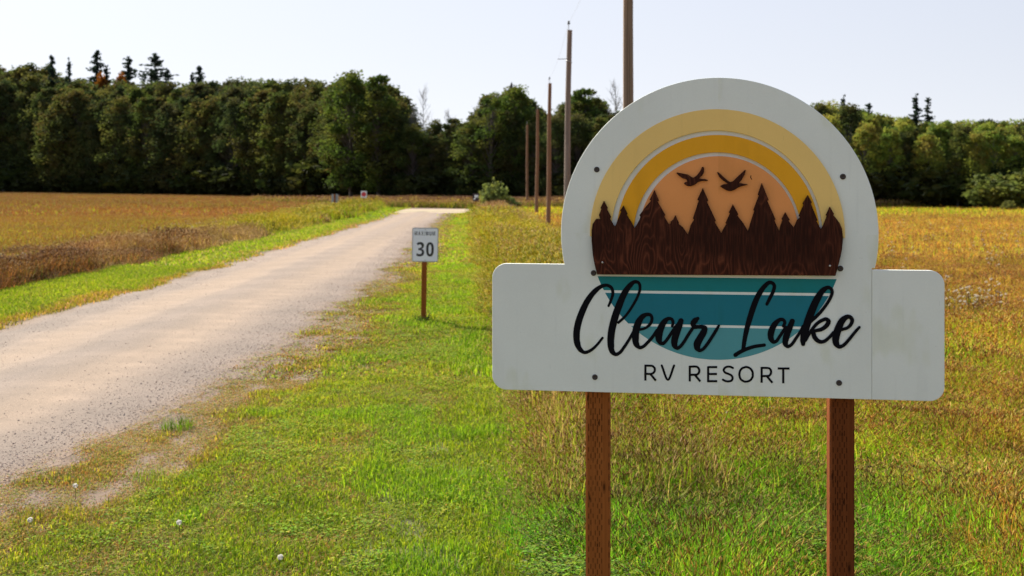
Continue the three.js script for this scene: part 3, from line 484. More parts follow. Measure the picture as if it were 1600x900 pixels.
const plateShape = (w, h, r) => { const s = new THREE.Shape(), a = w / 2, b = h / 2; s.moveTo(-a + r, -b); s.lineTo(a - r, -b); s.absarc(a - r, -b + r, r, -Math.PI / 2, 0); s.lineTo(a, b - r); s.absarc(a - r, b - r, r, 0, Math.PI / 2); s.lineTo(-a + r, b); s.absarc(-a + r, b - r, r, Math.PI / 2, Math.PI); s.lineTo(-a, -b + r); s.absarc(-a + r, -b + r, r, Math.PI, Math.PI * 1.5); return s; };
const extrude = (shape, depth, bevel = 0, curve = 24) => new THREE.ExtrudeGeometry(shape, { depth: depth - 2 * bevel, bevelEnabled: bevel > 0, bevelSize: bevel, bevelThickness: bevel, bevelOffset: -bevel, bevelSegments: 2, curveSegments: curve }).translate(0, 0, bevel);
const font = await new FontLoader().loadAsync('fonts/droid/droid_sans_bold.typeface.json');
const signWhite = new THREE.MeshStandardMaterial({ color: rgb(0.74, 0.77, 0.82), roughness: 0.45 });
const signBlack = new THREE.MeshStandardMaterial({ color: rgb(0.018, 0.018, 0.02), roughness: 0.6 });
const signGrey = new THREE.MeshStandardMaterial({ color: rgb(0.30, 0.31, 0.33), roughness: 0.5, metalness: 0.3 });
{
  const t = thing('speed_sign', 'white MAXIMUM 30 sign on a short brown post in the mown verge', 'speed sign', -1.558, 0, -19.71, 0.03); t.rotation.z = -0.016;
  mesh('post', postGeometry(0.088, 1.62, -0.1), postMat, t);
  const p = mesh('plate', extrude(plateShape(0.46, 0.60, 0.03), 0.004, 0.001).translate(0.01, 1.36, 0.046), signGrey, t); p.userData.label = 'white plate with grey rim reading MAXIMUM 30';
  const f = mesh('sign_face', extrude(plateShape(0.432, 0.572, 0.022), 0.0008).translate(0.01, 1.36, 0.0502), signWhite, p);
  [...'MAXIMUM'].forEach((ch, i) => { const g = new TextGeometry(ch, { font, size: 0.072, depth: 0.0008, curveSegments: 6 }); g.computeBoundingBox(); const q = g.boundingBox, w = ch === 'I' ? 0.011 : ch === 'M' ? 0.046 : 0.038; mesh('lettering', g.translate(-(q.min.x + q.max.x) / 2, 1.525, 0.0512).scale(w / (q.max.x - q.min.x), 1, 1).translate(0.01 + [-0.163, -0.105, -0.051, -0.014, 0.031, 0.09, 0.149][i], 0, 0), signBlack, p); });
  for (const [x, ch] of [[-0.082, '3'], [0.086, '0']]) { const g = new TextGeometry(ch, { font, size: 0.248, depth: 0.0008, curveSegments: 10 }); g.computeBoundingBox(); const q = g.boundingBox; g.translate(-(q.min.x + q.max.x) / 2, 1.158, 0.0512).scale(0.135 / (q.max.x - q.min.x), 1, 1).translate(x + 0.01, 0, 0); mesh('lettering', g, signBlack, p); }
  for (const y of [1.625, 1.09]) mesh('bolt', new THREE.CylinderGeometry(0.008, 0.008, 0.004, 10).rotateX(Math.PI / 2).translate(0.01, y, 0.053), steel, p);
}
{
  const t = thing('road_sign', 'grey back of a sign on a post among the weeds left of the road', 'road sign', -12.35, 0, -78, -0.05);
  mesh('post', postGeometry(0.088, 1.6, -0.1), postMat, t);
  mesh('plate', extrude(plateShape(0.48, 0.6, 0.03), 0.004, 0.001).translate(0, 1.2, -0.052), signGrey, t);
}
{
  const t = thing('road_sign', 'small pale sign with a red centre among weeds at the road\'s far end', 'road sign', -12.3, 0, -93, 0);
  mesh('post', postGeometry(0.088, 1.5, -0.1), postMat, t);
  mesh('plate', extrude(plateShape(0.5, 0.56, 0.06), 0.004, 0.001).translate(0, 1.3, 0.046), signWhite, t);
  mesh('red_disc', extrude(new THREE.Shape().absarc(0, 0, 0.2, 0, Math.PI * 2), 0.001).translate(0, 1.3, 0.0505), new THREE.MeshStandardMaterial({ color: rgb(0.55, 0.03, 0.05), roughness: 0.5 }), t);
}
{
  const t = thing('road_sign', 'small dark sign with a pale mark at the end of the mown verge', 'road sign', -2.85, 0, -88.2, 0);
  mesh('post', postGeometry(0.088, 1.35, -0.1), postMat, t);
  mesh('plate', extrude(plateShape(0.5, 0.6, 0.05), 0.004, 0.001).translate(0, 1.13, 0.046), new THREE.MeshStandardMaterial({ color: rgb(0.03, 0.02, 0.026), roughness: 0.5 }), t);
  const s = new THREE.Shape([[-0.18, -0.16], [-0.04, 0.03], [-0.1, 0.06], [-0.1, 0.17], [0.17, 0.18], [0.17, -0.02], [0.11, -0.02], [0.1, 0.08], [-0.1, -0.2]].map(([a, b]) => new THREE.Vector2(a, b)));
  mesh('pale_mark', extrude(s, 0.001).translate(0, 1.13, 0.0505), signWhite, t);
}
// ------------------------------------------------------------------ the big sign (board coordinates in millimetres from the centre of its arch)
{
  const sign = thing('entrance_sign', 'large white arched wooden sign reading Clear Lake RV Resort on two brown posts', 'sign', 0.809, 0, -4.397, -0.1431);
  const Y = 2.289, T = 0.018, mm = ([a, b]) => new THREE.Vector2(a / 1000, b / 1000);
  const board = (g) => g.translate(0, Y, 0);
  const paintTile = tex(512, 512, (u, v) => { const a = fbm(u * 5, v * 5, 4, 5), s = vnoise(u * 256, v * 256, 256), run = sstep(0.62, 0.92, vnoise(u * 64, v * 3, 0)) * 0.05 * fbm(u * 6, v * 6, 2, 6), spot = vnoise(u * 70 + 9, v * 70, 0) > 0.985 ? 0.12 : 0, dirt = sstep(0.60, 0.8, fbm(u * 9 + 2, v * 4, 4, 0)) * 0.07; const k = 0.875 + 0.11 * a + 0.03 * s - dirt - run - spot; return [k, k * 0.998, k * (0.992 - dirt)]; }, [1.1, 1.1]);
  const roughTile = tex(256, 256, grey((u, v) => 0.45 + 0.4 * fbm(u * 12, v * 12, 4, 12)), [1.7, 1.7]);
  const paint = (r, g, b, rough = 0.8) => new THREE.MeshPhysicalMaterial({ specularIntensity: 0.5, color: rgb(r, g, b), map: paintTile, roughness: rough, roughnessMap: roughTile, bumpMap: roughTile, bumpScale: 0.0006 });
  const white = paint(0.785, 0.82, 0.75), pale = paint(0.88, 0.60, 0.19), orange = paint(0.82, 0.38, 0.008), peach = paint(0.82, 0.32, 0.09), black = new THREE.MeshPhysicalMaterial({ color: rgb(0.004, 0.004, 0.006), roughness: 0.7, specularIntensity: 0.15 });
  // posts behind the board
  mesh('post', postGeometry(0.0955, 2.62, -0.12).translate(-0.4735, 0, -0.049), postMat, sign);
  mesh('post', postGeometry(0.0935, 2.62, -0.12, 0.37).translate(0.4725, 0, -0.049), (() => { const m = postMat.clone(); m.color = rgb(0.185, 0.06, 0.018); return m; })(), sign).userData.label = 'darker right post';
  // main panel with its arch and left wing in one piece; the right wing is jointed on
  const c = new THREE.Shape(), foot = -0.632, side = 0.595, R = 0.611, a0 = Math.asin(-0.128 / R);
  const w = 0.895, q = 0.058; c.moveTo(-w + q, foot); c.lineTo(0.580, foot);
  c.lineTo(0.580, -0.128); c.lineTo(-0.006 + Math.cos(a0) * R, -0.128); c.absarc(-0.006, 0, R, a0, Math.PI - Math.asin(-0.125 / R), false); c.lineTo(-w + q, -0.125); c.absarc(-w + q, -0.125 - q, q, Math.PI / 2, Math.PI, false); c.lineTo(-w, foot + q); c.absarc(-w + q, foot + q, q, Math.PI, Math.PI * 1.5, false);
  const wing = (w, h, r) => { const s = new THREE.Shape(); s.moveTo(0, 0); s.lineTo(w - r, 0); s.absarc(w - r, r, r, -Math.PI / 2, 0); s.lineTo(w, h - r); s.absarc(w - r, h - r, r, 0, Math.PI / 2); s.lineTo(0, h); return s; };
  mesh('main_panel', board(extrude(c, T, 0.002, 96)), white, sign);
  mesh('wing_panel', board(extrude(wing(0.266, 0.498, 0.055), T, 0.002).translate(0.5808, -0.632, 0.0006)), white, sign);
  // painted lake: three bands of one circle
  const CX = -0.011, CY = -0.003, CR = 0.490;
  const band = (top, bottom) => { const s = new THREE.Shape(), n = 40, half = (v) => Math.sqrt(Math.max(0, CR * CR - (v - CY) ** 2)), L = [], Rr = []; for (let i = 0; i <= n; i++) { const v = bottom + (top - bottom) * i / n; Rr.push(new THREE.Vector2(CX + half(v), v)); L.push(new THREE.Vector2(CX - half(v), v)); } return new THREE.Shape([...Rr, ...L.reverse()]); };
  [[-0.1715, -0.2265, 0.002, 0.20, 0.205], [-0.237, -0.357, 0.005, 0.17, 0.22], [-0.367, CY - CR + 0.0005, 0.085, 0.32, 0.345]].forEach(([t, b, r, g, bl]) => mesh('water_band', board(new THREE.ExtrudeGeometry(band(t, b), { depth: 0.0005, bevelEnabled: false }).translate(0, 0, T)), paint(r, g, bl, 0.7), sign));
  // raised sun: a pale ring, an orange ring and a peach disc, cut straight along the shore
  const arcShape = (cx, cy, r, inner) => {
    const s = new THREE.Shape(), cut = r > 0.45 ? -0.012 : -0.158, a = Math.asin((cut - cy) / r); s.absarc(cx, cy, r, a, Math.PI - a, false);
    if (!inner) return s;
    const b = Math.asin((cut - cy) / inner); s.absarc(cx, cy, inner, Math.PI - b, b, true); return s;
  };
  mesh('sun_ring', board(extrude(arcShape(CX, CY, CR, 0.4065), 0.010, 0.0012, 90).translate(0, 0, T)), pale, sign).userData.label = 'pale yellow outer ring';
  mesh('sun_ring', board(extrude(arcShape(-0.006, -0.004, 0.3905, 0.3225), 0.010, 0.0012, 80).translate(0, 0, T)), orange, sign).userData.label = 'orange inner ring';
  mesh('sun_disc', board(extrude(arcShape(-0.001, -0.004, 0.3075), 0.010, 0.0012, 80).translate(0, 0, T)), peach, sign).userData.label = 'peach coloured disc';
  // stained plywood cut outs
  const plyTex = tex(1024, 512, (u, v) => {
    const w = fbm(u * 16, v * 5, 4), n = (fbm(u * 14 + 3, v * 1.3, 3) * 12 + u * 26 + w * 1.6) % 1, line = Math.pow(Math.abs(n - 0.5) * 2, 3), fibre = vnoise(u * 260, v * 14), patch = fbm(u * 4 + 11, v * 3, 3);
    const k = 0.10 + 0.20 * fibre * fibre + 0.46 * line * sstep(0.33, 0.66, patch) + 0.13 * patch; return [k, k * (0.42 + 0.06 * line), k * (0.26 + 0.05 * line)];
  }, [1, 2]);
  plyTex.offset.set(0.5, 0.4);
  const ply = new THREE.MeshPhysicalMaterial({ map: plyTex, color: rgb(0.17, 0.10, 0.068), roughness: 0.7, specularIntensity: 0.22, bumpMap: plyTex, bumpScale: 0.0012 });
  const wood = mesh('forest_cutout', board(extrude(new THREE.Shape(TREE_LINE.map(mm)), 0.012, 0.0012).translate(0, 0, T + 0.0101)), ply, sign);
  wood.userData.label = 'dark stained plywood row of ten fir trees';
  const dots = [new THREE.MeshStandardMaterial({ color: rgb(0.5, 0.47, 0.43), roughness: 0.4, metalness: 0.5 })];
  for (const [u, v] of [[-451, -115], [421, -119]]) mesh('screw', board(new THREE.SphereGeometry(0.004, 10, 6).scale(1, 1, 0.4).translate(u / 1000, v / 1000, T + 0.0222)), dots[0], wood);
  for (const b of BIRDS) {
    const s = new THREE.Shape(); const pts = new THREE.CatmullRomCurve3(b.map(([x, y]) => V(x / 1000, y / 1000, 0)), true, 'catmullrom', 0.25).getPoints(120); pts.forEach((p, i) => (i ? s.lineTo(p.x, p.y) : s.moveTo(p.x, p.y)));
    mesh('bird_cutout', board(extrude(s, 0.009, 0.001).translate(0, 0, T + 0.0101)), ply, sign);
  }
  mesh('scratch', board(extrude(new THREE.Shape([[123, 228], [126, 229], [125, 221], [129, 212], [126, 212], [122, 220]].map(mm)), 0.0006).translate(0, 0, T + 0.0101)), ply, sign).userData.label = 'small dark scratch beside the right bird';
  // washers and screws through the board
  const washer = new THREE.LatheGeometry([[0.0001, 0.0016], [0.0028, 0.0016], [0.0034, 0.0028], [0.0062, 0.0042], [0.0102, 0.0034], [0.0112, 0.0012], [0.0112, 0]].map(([r, y]) => new THREE.Vector2(r, y)), 24).rotateX(Math.PI / 2);
  const rust = new THREE.MeshStandardMaterial({ color: rgb(0.05, 0.038, 0.032), roughness: 0.55, metalness: 0.4 });
  for (const [u, v] of [[-474.6, 251.9], [-487.3, -159], [-482.2, -572.4], [472.4, 223.4], [462.8, -130.5], [458, -571]]) { const m = mesh('screw', washer, rust, sign); m.position.set(u / 1000, Y + v / 1000, T); }
  // lettering: brush strokes of varying width, each letter a thin piece of its own
  function stroke(pts, z, samples = 10) {
    const c = new THREE.CatmullRomCurve3(pts.map(([x, y]) => V(x, y, 0)), false, 'centripetal'), n = (pts.length - 1) * samples, p = [], idx = [];
    const wide = (t) => { const f = t * (pts.length - 1), i = Math.min(pts.length - 2, Math.floor(f)), k = f - i, s = k * k * (3 - 2 * k); return (pts[i][2] + (pts[i + 1][2] - pts[i][2]) * s) * 0.56; };
    const dz = (i) => z + 0.25 * i / n, ends = [];
    for (let i = 0; i <= n; i++) { const t = i / n, a = c.getPoint(t), d = c.getTangent(t), w = wide(t); if (i === 0 || i === n) ends.push([a, w, i]); p.push(a.x - d.y * w, a.y + d.x * w, dz(i), a.x + d.y * w, a.y - d.x * w, dz(i)); if (i) { const k = i * 2; idx.push(k - 2, k - 1, k, k - 1, k + 1, k); } }
    if (samples > 1) for (const [a, w, i] of ends) { const o = p.length / 3; p.push(a.x, a.y, dz(i) + 0.02); for (let k = 0; k <= 18; k++) { const t = k / 18 * Math.PI * 2; p.push(a.x + Math.cos(t) * w, a.y + Math.sin(t) * w, dz(i) + 0.02); if (k) idx.push(o, o + k, o + k + 1); } }
    const g = new THREE.BufferGeometry(); g.setAttribute('position', new THREE.Float32BufferAttribute(p.map((q) => q / 1000), 3)); g.setIndex(idx);
    g.setAttribute('normal', new THREE.Float32BufferAttribute(p.map((q, i) => (i % 3 === 2 ? 1 : 0)), 3));
    return g;
  }
  black.side = THREE.DoubleSide;
  const word = (label) => { const g = new THREE.Group(); g.name = 'lettering'; g.userData.label = label; g.position.set(0, Y, T + 0.0008); sign.add(g); return g; };
  let lift = 0;
  const letter = (parts, parent) => mesh('letter', mergeGeometries(parts.map((s) => stroke(s, lift += 0.3))), black, parent);
  const w1 = word('black brush script word Clear'), S = SCRIPT_STROKES;
  letter([S.C], w1); letter([S.l], w1); letter([S.e], w1); letter([S.a, S.a_stem], w1); letter([S.r], w1);
  const w2 = word('black brush script word Lake'); lift = 0.1;
  letter([S.L, S.L_foot], w2); letter([S.a2, S.a2_stem], w2); letter([S.k, S.k_arm, S.k_leg], w2); letter([S.e2], w2);
  const w3 = word('black plain capitals RV RESORT'); lift = 0;
  const P = PLAIN_STROKES, butt = (st, z) => stroke(st.map(([x, y]) => [x, y, 7.6]), z, st.length > 2 ? 6 : 1);
  for (const k of ['R', 'V', 'R2', 'E', 'S', 'O', 'R3', 'T']) mesh('letter', mergeGeometries(P[k].map((s, i) => butt(s, 0.2 * i))), black, w3);
}
// ------------------------------------------------------------------ trees
function leaf(b, r, x, y, z, s, c) {                      // a small bent leaf cluster
  const u = r() * 2 - 1, f = r() * 6.283, w = Math.sqrt(1 - u * u), n = V(w * Math.cos(f), u, w * Math.sin(f)), a = V(-n.z, (r() - 0.5) * 0.8, n.x).normalize(), e = new THREE.Vector3().crossVectors(n, a).normalize();
  const k = 0.75 + 0.5 * r(), col = c.map((q) => q * k), l = s * (0.7 + 0.6 * r()), m = l * 0.62, h = l * 0.2;
  const i0 = b.v(x - a.x * l, y - a.y * l, z - a.z * l, col), i1 = b.v(x + e.x * m + n.x * h, y + e.y * m + n.y * h, z + e.z * m + n.z * h, col), i2 = b.v(x + a.x * l, y + a.y * l, z + a.z * l, col), i3 = b.v(x - e.x * m + n.x * h, y - e.y * m + n.y * h, z - e.z * m + n.z * h, col);
  b.t(i0, i1, i2); b.t(i0, i2, i3);
}
const leafMat = new THREE.MeshPhysicalMaterial({ vertexColors: true, roughness: 0.92, transmission: 0.5, thickness: 0, side: THREE.DoubleSide, specularIntensity: 0.12 });
const leafMats = [[0.92, 0.92, 1.0], [1.16, 1.02, 1.0], [1.08, 1.1, 0.95], [0.78, 0.82, 1.0], [3.0, 2.7, 1.9], [2.5, 2.65, 1.7]].map((c) => { const m = leafMat.clone(); m.color = rgb(...c); return m; });
const barkMat = new THREE.MeshStandardMaterial({ color: rgb(0.085, 0.072, 0.062), roughness: 0.95 });
const paleBark = new THREE.MeshStandardMaterial({ color: rgb(0.15, 0.14, 0.125), roughness: 0.9 });
const BARK = [1, 1, 1];
// unit trees are 10 m tall; width is the crown's radius
function broadleaf(seed, width, bare, clumps, perClump, gap, leafSize = 0.125) {
  const r = rngOf(seed), wood = new Build(), b = new Build(), H = 10, bend = [0, 1, 2, 3].map(() => (r() - 0.5) * 0.7);
  const spine = (t) => V(bend[0] * t + bend[1] * Math.sin(t * 4) * 0.4, t * H * 0.9, bend[2] * t + bend[3] * Math.sin(t * 3.3) * 0.4);
  tube(wood, [0, 0.15, 0.35, 0.6, 0.8, 1].map(spine), [0.2, 0.16, 0.13, 0.09, 0.055, 0.02], 7, BARK);
  const tones = [[0.060, 0.085, 0.020], [0.075, 0.098, 0.020], [0.050, 0.070, 0.020], [0.095, 0.105, 0.024], [0.085, 0.080, 0.022]];
  for (let i = 0; i < clumps; i++) {
    const t = bare + (1 - bare) * Math.pow((i + r()) / clumps, 0.85), prof = Math.sin(Math.PI * Math.pow(clamp((t - bare) / (1 - bare) * 0.93 + 0.05), 0.75)), a = i * 2.4 + r() * 1.2, R = width * (0.25 + 0.75 * prof) * (0.45 + 0.6 * Math.sqrt(r()));
    const s = spine(Math.min(1, t * 0.98)), c = V(s.x + Math.cos(a) * R, t * H + (r() - 0.5) * 0.6, s.z + Math.sin(a) * R), size = (0.42 + 0.75 * r() * r()) * (t > 0.85 ? 0.7 : 1) * (0.7 + width * 0.16);
    const from = spine(Math.max(0.05, t * 0.82 - 0.05)); tube(wood, [from, from.clone().lerp(c, 0.5).add(V(0, 0.2, 0)), c], [0.05, 0.03, 0.008], 4, BARK);
    if (r() < gap) continue;
    const tone = tones[Math.floor(r() * tones.length)], n = perClump * (0.6 + 0.8 * r());
    for (let k = 0; k < n; k++) {
      const u = r() * 2 - 1, f = r() * 6.283, w = Math.sqrt(1 - u * u), d = size * (0.25 + 1.1 * Math.pow(r(), 0.9)) ;
      leaf(b, r, c.x + w * Math.cos(f) * d * 1.15, c.y + u * d * 0.8, c.z + w * Math.sin(f) * d * 1.15, leafSize, tone);
    }
  }
  return { wood: wood.geometry(), crown: b.geometry(false) };
}
function conifer(seed, width, tiers, ragged, start = 0.1) {
  const r = rngOf(seed), wood = new Build(), b = new Build(), H = 10;
  tube(wood, [V(0, 0, 0), V(0.05, 4, 0), V(0, 9.9, 0)], [0.17, 0.11, 0.015], 7, BARK);
  for (let i = 0; i < tiers; i++) {
    const t = start + (1 - start) * (i + 0.6 * r()) / tiers, n = 5 + Math.floor(3 * r());
    for (let k = 0; k < n; k++) {
      const a = k / n * 6.283 + r() * 0.9 + i, L = width * Math.pow(1 - t, 0.72) * (1 - ragged * r()) + 0.1; let y = t * H;
      if (r() < ragged * 0.35) continue;
      const droop = -0.22 + 0.4 * t, end = V(Math.cos(a) * L, y + L * droop, Math.sin(a) * L);
      y += (r() - 0.5) * 0.42; end.y = y + L * droop;
      tube(wood, [V(0, y, 0), end], [0.03, 0.006], 3, BARK);
      const m = Math.ceil(4 + L * 8);
      for (let q = 0; q < m; q++) { const f = 0.15 + 0.88 * (q / m), s = 0.10 + 0.08 * (1 - f); leaf(b, r, end.x * f + (r() - 0.5) * 0.24 * (1 + L * 0.3), y + (end.y - y) * f + (r() - 0.6) * 0.1, end.z * f + (r() - 0.5) * 0.24 * (1 + L * 0.3), s, [0.030, 0.048, 0.026]); }
    }
  }
  for (let q = 0; q < 30; q++) leaf(b, r, (r() - 0.5) * 0.16, H - 0.1 - r() * 1.0, (r() - 0.5) * 0.16, 0.11, [0.03, 0.048, 0.026]);
  return { wood: wood.geometry(), crown: b.geometry(false) };
}
function snag(seed) {                                     // a dead tree: trunk and bare twigs
  const r = rngOf(seed), wood = new Build(); tube(wood, [V(0, 0, 0), V(0.1, 5, 0.05), V(-0.05, 10, 0)], [0.13, 0.08, 0.012], 6, BARK);
  for (let i = 0; i < 46; i++) { const t = 0.3 + 0.68 * r(), a = r() * 6.28, L = (1 - t) * 2.2 + 0.3, p = V(0, t * 10, 0), e = V(Math.cos(a) * L, t * 10 + L * (0.5 + r()), Math.sin(a) * L); tube(wood, [p, p.clone().lerp(e, 0.5).add(V(0, -0.1, 0)), e], [0.035, 0.022, 0.006], 3, BARK); for (let k = 0; k < 3; k++) { const m = p.clone().lerp(e, 0.35 + 0.6 * r()); tube(wood, [m, m.clone().add(V((r() - 0.5) * 0.9, 0.2 + 0.5 * r(), (r() - 0.5) * 0.9))], [0.015, 0.004], 3, BARK); } }
  return { wood: wood.geometry() };
}
function bush(seed, leafSize, tones, n = 26) {            // unit bush about 1 m tall and 1.3 m wide
  const r = rngOf(seed), wood = new Build(), b = new Build();
  for (let i = 0; i < n; i++) {
    const a = r() * 6.283, d = Math.sqrt(r()) * 0.55, h = (1 - d * d * 1.6) * (0.55 + 0.45 * r()), c = V(Math.cos(a) * d, h, Math.sin(a) * d); tube(wood, [V(c.x * 0.2, 0, c.z * 0.2), c], [0.012, 0.004], 3, BARK);
    const tone = tones[Math.floor(r() * tones.length)];
    for (let k = 0; k < 46; k++) { const f = 0.25 + 0.8 * r(); leaf(b, r, c.x * f + (r() - 0.5) * 0.26, c.y * f + (r() - 0.4) * 0.2, c.z * f + (r() - 0.5) * 0.26, leafSize, tone); }
  }
  return { wood: wood.geometry(), crown: b.geometry(false) };
}
const kinds = {
  full: [broadleaf(1, 2.0, 0.12, 120, 100, 0.06), broadleaf(2, 1.7, 0.14, 110, 100, 0.08), broadleaf(3, 2.2, 0.1, 130, 100, 0.08), broadleaf(4, 1.5, 0.12, 105, 100, 0.1)],
  open: [broadleaf(5, 2.2, 0.1, 80, 105, 0.2), broadleaf(6, 1.8, 0.12, 76, 105, 0.22)],
  thin: [broadleaf(7, 1.2, 0.2, 44, 56, 0.3), broadleaf(8, 1.0, 0.16, 40, 50, 0.35)],
};
const firs = [conifer(21, 3.6, 46, 0.7), conifer(22, 3.1, 44, 0.7), conifer(23, 5.0, 34, 0.9, 0.3), conifer(24, 2.2, 36, 0.85, 0.25), conifer(25, 1.8, 28, 0.92, 0.3)];
function plant(name, label, category, kind, mat, bark, x, z, h, turn, wide = 1, group) {
  const t = thing(name, label, category, x, -0.05, z, turn, group); t.scale.set(h / 10 * wide, h / 10, h / 10 * wide);
  mesh('trunk', kind.wood, bark, t); if (kind.crown) mesh('crown', kind.crown, mat, t);
  return t;
}
const pxOf = (x, d) => 800 + 1750 * x / d, topAt = (px) => table([[-200, 118], [0, 108], [60, 104], [110, 118], [180, 128], [250, 136], [300, 132], [350, 124], [420, 122], [470, 134], [540, 124], [585, 122], [625, 150], [650, 186], [700, 180], [735, 164], [760, 160], [790, 142], [825, 142], [850, 178], [880, 166], [915, 146], [950, 160], [985, 180], [1100, 176], [1270, 166], [1310, 158], [1345, 168], [1400, 178], [1480, 186], [1530, 180], [1600, 182], [1700, 178]], px);
const marks = [[0, 'the left edge of the photo'], [81, 'the leftmost spruce tip'], [152, 'the first tall spruce'], [201, 'the narrow spruce'], [250, 'the widest spruce'], [311, 'the short pointed spruce'], [523, 'the grey sign back'], [569, 'the red centred sign'], [661, 'the tallest dead tree'], [743, 'the dark far sign'], [775, 'the lone pale shrub'], [806, 'the perched bird'], [857, 'the third pole'], [888, 'the pole with the arm'], [975, 'the nearest pole'], [1330, 'the arch of the big sign'], [1440, 'the twin thin spires'], [1540, 'the willow bush'], [1600, 'the right edge of the photo']], taken = {};
function wordsFor(px, look, h, row) {                     // where a tree of the wood stands, told by what can be found near it
  const [m, name] = marks.reduce((a, b) => (Math.abs(b[0] - px) < Math.abs(a[0] - px) ? b : a)), off = px - m, near = Math.abs(off);
  const where = near < 9 ? 'in line with ' : (near < 28 ? 'just ' : near < 60 ? '' : 'well ') + (off < 0 ? 'left of ' : 'right of ');
  let label = look + ' tree in the ' + (row ? 'second' : 'front') + ' rank, ' + where + name;
  taken[label] = (taken[label] ?? 0) + 1;
  if (taken[label] > 1) label = ['', 'next ', 'third ', 'fourth '][taken[label] - 1] + label;
  return [label, 'front trees of the wood'];
}
{
  const r = rngOf(41), looks = ['dark green', 'olive brown', 'yellow green', 'deep green', 'pale olive', 'light green'], proto = {};
  const stuff = [];
  for (let row = 0; row < 7; row++) {
    let x = -165 + row * 1.7;
    while (x < 112) {
      const d = woodEdge(x) + 1.5 + row * 4.2 + (r() - 0.5) * 2.6, px = pxOf(x, d), top = topAt(px), fit = (281 - top) / 1750 * d + 2.5;
      const left = x < -14, h = fit * (row === 0 ? 0.74 + 0.16 * r() : row === 1 ? 0.84 + 0.14 * r() : 0.9 + 0.12 * r()) * (row > 3 ? 0.92 : 1);
      const step = (left ? 0.20 : 0.24) * h * (0.8 + 0.4 * r()), look = (() => { const q = r(); return px > 1000 ? (q < 0.36 ? 4 : q < 0.7 ? 5 : q < 0.85 ? 2 : 0) : px < 640 ? (q < 0.42 ? 1 : q < 0.55 ? 2 : q < 0.8 ? 0 : 3) : (q < 0.2 ? 1 : q < 0.5 ? 2 : q < 0.9 ? 0 : 3); })();
      const thinZone = px > 632 && px < 745, set = thinZone ? (row === 0 ? kinds.open : kinds.thin) : (px > 745 && px < 960 && row < 2) || r() < 0.16 ? kinds.open : kinds.full, which = Math.floor(r() * set.length), turn = r() * 6.283, wide = 0.85 + 0.35 * r();
      const seen = px > -60 && px < 1660 && !(px > 1000 && px < 1240);
      if (row < 2 && seen) {
        const label = wordsFor(px, looks[look], h, row), g = label[1], key = set.length + '_' + which + '_' + look + (px < 640 ? 'l' : px < 1000 ? 'c' : 'r');
        if (!proto[key]) { proto[key] = plant('leafy_tree', label[0], 'tree', set[which], leafMats[look], px > 1000 ? paleBark : barkMat, x, -d, h, turn, wide, g); }
        else copyOf(proto[key], label[0], x, -0.05, -d, turn, [h / 10 * wide, h / 10, h / 10 * wide]);
      } else if (!(thinZone && row > 3)) stuff.push([x, -d, h * (thinZone ? 0.8 : 1), turn, wide, look]);
      x += step;
    }
  }
  for (const part of ['crown', 'wood']) for (let k = 0; k < 2; k++) {
    const mine = stuff.filter((s, i) => i % 2 === k), im = shaded(new THREE.InstancedMesh(kinds.full[k + 1][part], part === 'crown' ? leafMat : barkMat, mine.length)), M = new THREE.Matrix4(), q = new THREE.Quaternion();
    im.name = numbered('woodland');
    mine.forEach(([x, z, h, a, w, look], i) => { im.setMatrixAt(i, M.compose(V(x, -0.05, z), q.setFromAxisAngle(V(0, 1, 0), a), V(h / 10 * w, h / 10, h / 10 * w))); im.setColorAt(i, part === 'crown' ? leafMats[look].color : rgb(1, 1, 1)); });
    scene.add(tag(im, 'dark mass of the wood behind its front trees', 'woodland', null, 'stuff'));
  }
  // undergrowth along the foot of the wood
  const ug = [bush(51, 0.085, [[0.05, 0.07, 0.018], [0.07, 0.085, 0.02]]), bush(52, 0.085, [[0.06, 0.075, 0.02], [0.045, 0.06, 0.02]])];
  ug.forEach((g, k) => {
    const spots = []; for (let x = -160; x < 105; x += 1.7) { const d = woodEdge(x) + 0.6 + 2.4 * r(); spots.push([x + r(), -d, 2.2 + 3.0 * r() * (x < -14 ? 1.4 : 0.8), r() * 6.28]); }
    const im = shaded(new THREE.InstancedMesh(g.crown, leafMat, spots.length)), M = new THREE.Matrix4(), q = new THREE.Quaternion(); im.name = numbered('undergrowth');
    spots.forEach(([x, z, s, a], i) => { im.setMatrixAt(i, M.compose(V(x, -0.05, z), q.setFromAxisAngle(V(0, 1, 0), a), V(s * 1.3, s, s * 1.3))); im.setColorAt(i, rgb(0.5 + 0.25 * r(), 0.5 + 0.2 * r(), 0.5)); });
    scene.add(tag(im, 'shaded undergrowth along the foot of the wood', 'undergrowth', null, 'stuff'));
  });
}
const at = (px, d) => (px - 800) / 1750 * d, tall = (top, d) => (281 - top) / 1750 * d + 2.55;
const fir = (label, k, px, top, d, wide) => plant('spruce_tree', label, 'spruce', firs[k], leafMats[3], barkMat, at(px, d), -d, tall(top, d), px, wide);
fir('first of the tall dark spruces above the wood, left of the orange leaves', 0, 152, 80, 210, 0.8);
fir('smaller dark spruce pressed against the right side of the first tall spire', 1, 166, 106, 208, 0.7);
fir('dark narrow spruce above the second patch of orange leaves', 1, 201, 91, 207, 0.95);
fir('widest dark old spruce with ragged horizontal branches above the left wood', 2, 243, 85, 204, 1.15);
fir('ragged dark spruce leaning on the widest old spruce, lower and to its right', 2, 261, 108, 205, 0.8);
fir('short pointed dark spruce right of the widest old spruce', 0, 311, 104, 200, 0.75);
fir('low dark spruce tip next to the short pointed one', 1, 300, 116, 201, 0.6);
fir('dark spruce tip near the left end of the wood', 0, 81, 87, 205, 0.6);
fir('thin spire of a young spruce above the left end of the wood', 3, 108, 92, 203, 0.6);
fir('sparse dark spruce, fuller of the twin thin spires above the right wood', 3, 1431, 148, 104, 1.0);
